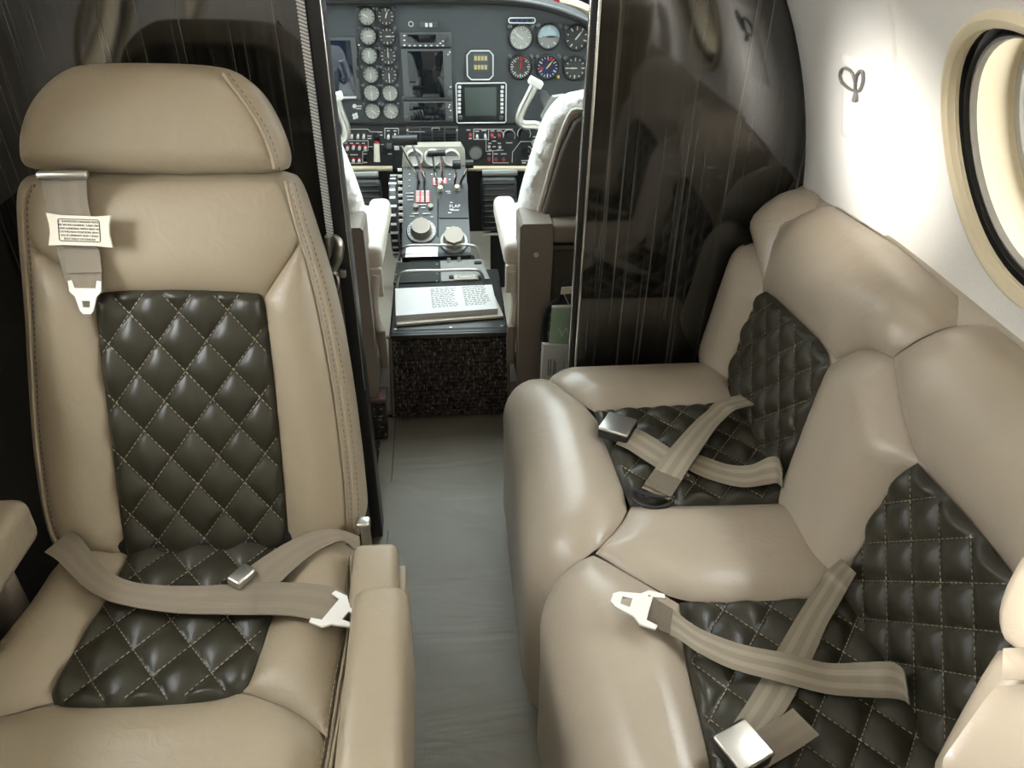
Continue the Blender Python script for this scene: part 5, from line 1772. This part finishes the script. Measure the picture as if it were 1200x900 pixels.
# ------------------------------------------------------------------ pilot seats
def pilot_seat(label, sgn, cx):
    e = empty('pilot_seat', (cx, 1.75, 0), label, 'seat')
    X = lambda x: cx + sgn * x
    t = math.radians(4)
    # outer frame channels either side of the back: inner one is what the aisle sees
    for s, nm in ((-1, 'side_frame'), (1, 'side_frame')):
        xi, xo = (-.222, -.150) if s < 0 else (.150, .222)
        P = [(xi, .585), (xi + .006 * -s, .592), (xo, .592), (xo + .004, .54), (xo - .006 * 0, .15), (xi + .02 * (1 if s < 0 else 0), .13), (xi - (.0 if s < 0 else 0), .16)]
        MB().slab([(X(a), 1.60, z) for a, z in P], (0, .10, 0)).build(nm, M['taupe'], e, smooth=False)
    p = Vector((X(-.185), 1.598, .52))
    mb = MB(); mb.cyl(p, p + Vector((0, -.004, 0)), .006, n=12); mb.build('frame_bolt', M['steel'], e)
    mb = MB(); mb.rbox((X(0), 1.63, .565), (.30, .06, .045), .01); mb.build('cross_tube', M['taupe'], e)
    mb = MB(); mb.rbox((X(0), 1.64, .36), (.30, .04, .36), .012); mb.build('back_pocket', M['brown'], e)
    mb = MB(); mb.tube(crom([(X(-.15), 1.62, .525), (X(-.05), 1.612, .530), (X(.05), 1.612, .528), (X(.15), 1.62, .525)], 6), .010, n=8); mb.build('pocket_gather', M['brown'], e)
    # upper back
    bs = plane_surf((X(0), 1.655, .57), (1, 0, 0), (0, math.sin(t), math.cos(t)))
    o = [(-.175, -.01), (-.115, .215), (-.07, .245), (.07, .245), (.115, .215), (.175, -.01)]
    pillow('back_shell', o, bs, .05, .012, M['brown'], e, step=.03)
    mb = MB(); mb.tube(crom([bs(a * 1.03, b, -.02) for a, b in o], 5), .006, n=8); mb.build('shell_piping', M['ivory'], e)
    fs = plane_surf((X(0), 1.68, .55), (1, 0, 0), (0, math.sin(t), math.cos(t)))
    o = [(-.215, -.06), (-.212, .03), (-.172, .17), (-.145, .245), (-.095, .288), (.095, .288), (.145, .245), (.172, .17), (.212, .03), (.215, -.06)]
    pillow('sheepskin_cover', o, fs, .13, .03, M['fleece'], e, step=.007, jitter=.0055, smooth=2)
    mb = MB(); mb.rbox((X(0), 1.92, .40), (.43, .42, .11), .04, seg=4); mb.build('seat_cushion', M['fleece'], e)
    mb = MB(); mb.rbox((X(0), 1.86, .21), (.36, .40, .28), .02); mb.build('seat_base', M['tray'], e)
    # aisle armrest and its bracket
    ax = -.224
    mb = MB(); mb.rbox((X(ax), 1.86, .475), (.058, .40, .060), .018, seg=5, M=Matrix.Rotation(math.radians(-4), 3, 'X')); mb.build('armrest', M['ivory'], e)
    mb = MB(); mb.rbox((X(ax), 1.662, .43), (.050, .012, .075), .005); mb.build('armrest_end', M['ivory'], e)
    mb = MB(); mb.tube(crom([(X(-.235), 1.66, .45), (X(-.225), 1.655, .37), (X(-.232), 1.65, .30), (X(-.222), 1.64, .24)], 5), .010, n=8); mb.build('armrest_bracket', M['ivory'], e)
    mb = MB(); mb.rbox((X(-.236), 1.64, .26), (.02, .02, .11), .006); mb.build('recline_bracket', M['taupe'], e)
    mb = MB(); mb.rbox((X(-.195), 1.62, .135), (.085, .06, .012), .003); mb.build('foot_plate', M['maroon'], e)
    mb = MB(); mb.rbox((X(-.195), 1.63, .066), (.07, .05, .128), .004); mb.build('carpeted_foot', M['carpet'], e)
    return e


pilot_seat('pilot seat with white sheepskin behind the left yoke', -1, -.405)
pilot_seat('pilot seat with white sheepskin behind the right yoke', 1, .384)

# rudder pedals and dark gear under the panel
for xc, lb in ((.172, 'black ribbed rudder pedal right of the pedestal'), (-.262, 'black rudder pedal left of the trim wheel')):
    e = empty('rudder_pedal', (xc, 2.4, 0), lb, 'pedal')
    R = Matrix.Rotation(math.radians(-18), 3, 'X')
    mb = MB(); mb.rbox((xc, 2.40, .335), (.115, .03, .17), .012, M=R); mb.build('pedal_pad', M['tray'], e)
    for i in range(9):
        mb = MB(); mb.rbox(Vector((xc, 2.382, .335)) + R @ Vector((0, 0, -.07 + i * .0175)), (.105, .008, .006), .002, M=R, seg=1); mb.build('pedal_rib', M['bezel'], e)
    mb = MB(); mb.tube([(xc - .055, 2.37, .45), (xc + .055, 2.37, .45)], .010); mb.build('toe_bar', M['greymetal'], e)
    mb = MB(); mb.tube([(xc - .055, 2.37, .245), (xc + .06, 2.37, .245)], .006); mb.build('lower_bar', M['steel'], e)
    mb = MB(); mb.rbox((xc, 2.46, .17), (.05, .04, .34), .01); mb.build('pedal_arm', M['blackmatte'], e)

# things tucked beside the right pilot seat
bg_ = empty('black_bag', (.24, 1.56, .2), 'black handled bag beside the right pilot seat', 'bag')
mb = MB(); mb.rbox((.272, 1.567, .22), (.10, .05, .22), .018, seg=4); mb.build('bag_body', M['black'], bg_)
mb = MB(); mb.tube(crom([at(x, y, y=1.545) for x, y in ((637, 412), (638, 385), (641, 364), (650, 355), (657, 350), (660, 340), (664, 334), (676, 333))], 5), .008, n=8); mb.build('bag_handle', M['blackmatte'], bg_)
for k, (a, b) in enumerate((((641, 372), (654, 361)), ((642, 380), (650, 372)), ((642, 392), (648, 386)))):
    mb = MB(); mb.tube([at(*a, y=1.545), at(*b, y=1.545)], .0012, n=5); mb.build('bag_stitch', M['greymetal'], bg_)
tagp = empty('paper_tag', at(663, 342, y=1.535), 'small cream paper tag hanging on the black bag', 'tag')
MB().slab([at(x, y, y=1.535) for x, y in ((657, 345), (670, 344), (670, 336), (658, 337))], (0, .002, 0)).build('tag_card', M['label'], tagp, smooth=False)
mb = MB(); mb.tube([at(661, 345, y=1.534), at(667, 358, y=1.534)], .0012, n=5); mb.build('tag_string', M['paper'], tagp)
gc = empty('green_card', at(656, 382, y=1.53), 'pale green card lettered W above white sheets beside the bulkhead', 'card')
MB().slab([at(x, y, y=1.53) for x, y in ((643, 406), (676, 406), (676, 359), (647, 360))], (0, .006, 0)).build('card', M['green'], gc, smooth=False)
MB().slab([at(x, y, y=1.529) for x, y in ((647, 361.5), (676, 360.5), (676, 358.5), (647, 359.5))], (0, .007, 0)).build('card_edge', M['paper'], gc, smooth=False)
pW = at(663, 390, y=1.5285)
text('lettering', 'W', .036, M['paper'], gc, Matrix.Translation(pW) @ Matrix(((1, 0, 0), (0, 0, -1), (0, 1, 0))).to_4x4())
wp = empty('white_folder', at(650, 422, y=1.52), 'white printed sheets standing below the green card', 'papers')
for i in range(3):
    MB().slab([at(x, y, y=1.52 + i * .006) for x, y in ((634 - i * .6, 450), (676, 450), (676, 406 - i), (637 - i, 404 - i))], (0, .004, 0)).build('sheet', M['paper'], wp, smooth=False)
mb = MB()
for x, y0, y1 in ((642.5, 421, 440), (645, 421, 440), (649, 421, 440), (650.8, 424, 438)):
    a, b = at(x, y0, y=1.519), at(x, y1, y=1.519)
    mb.box((a + b) / 2, (.0022, .0008, (a - b).length))
mb.build('printed_lines', M['ink'], wp, smooth=False, kind='stuff')
mb = MB(); mb.tube([at(x, y, y=1.519) for x, y in ((661, 440), (661, 424), (666, 423), (666, 440))], .0007, n=4); mb.build('printed_box', M['ink'], wp)
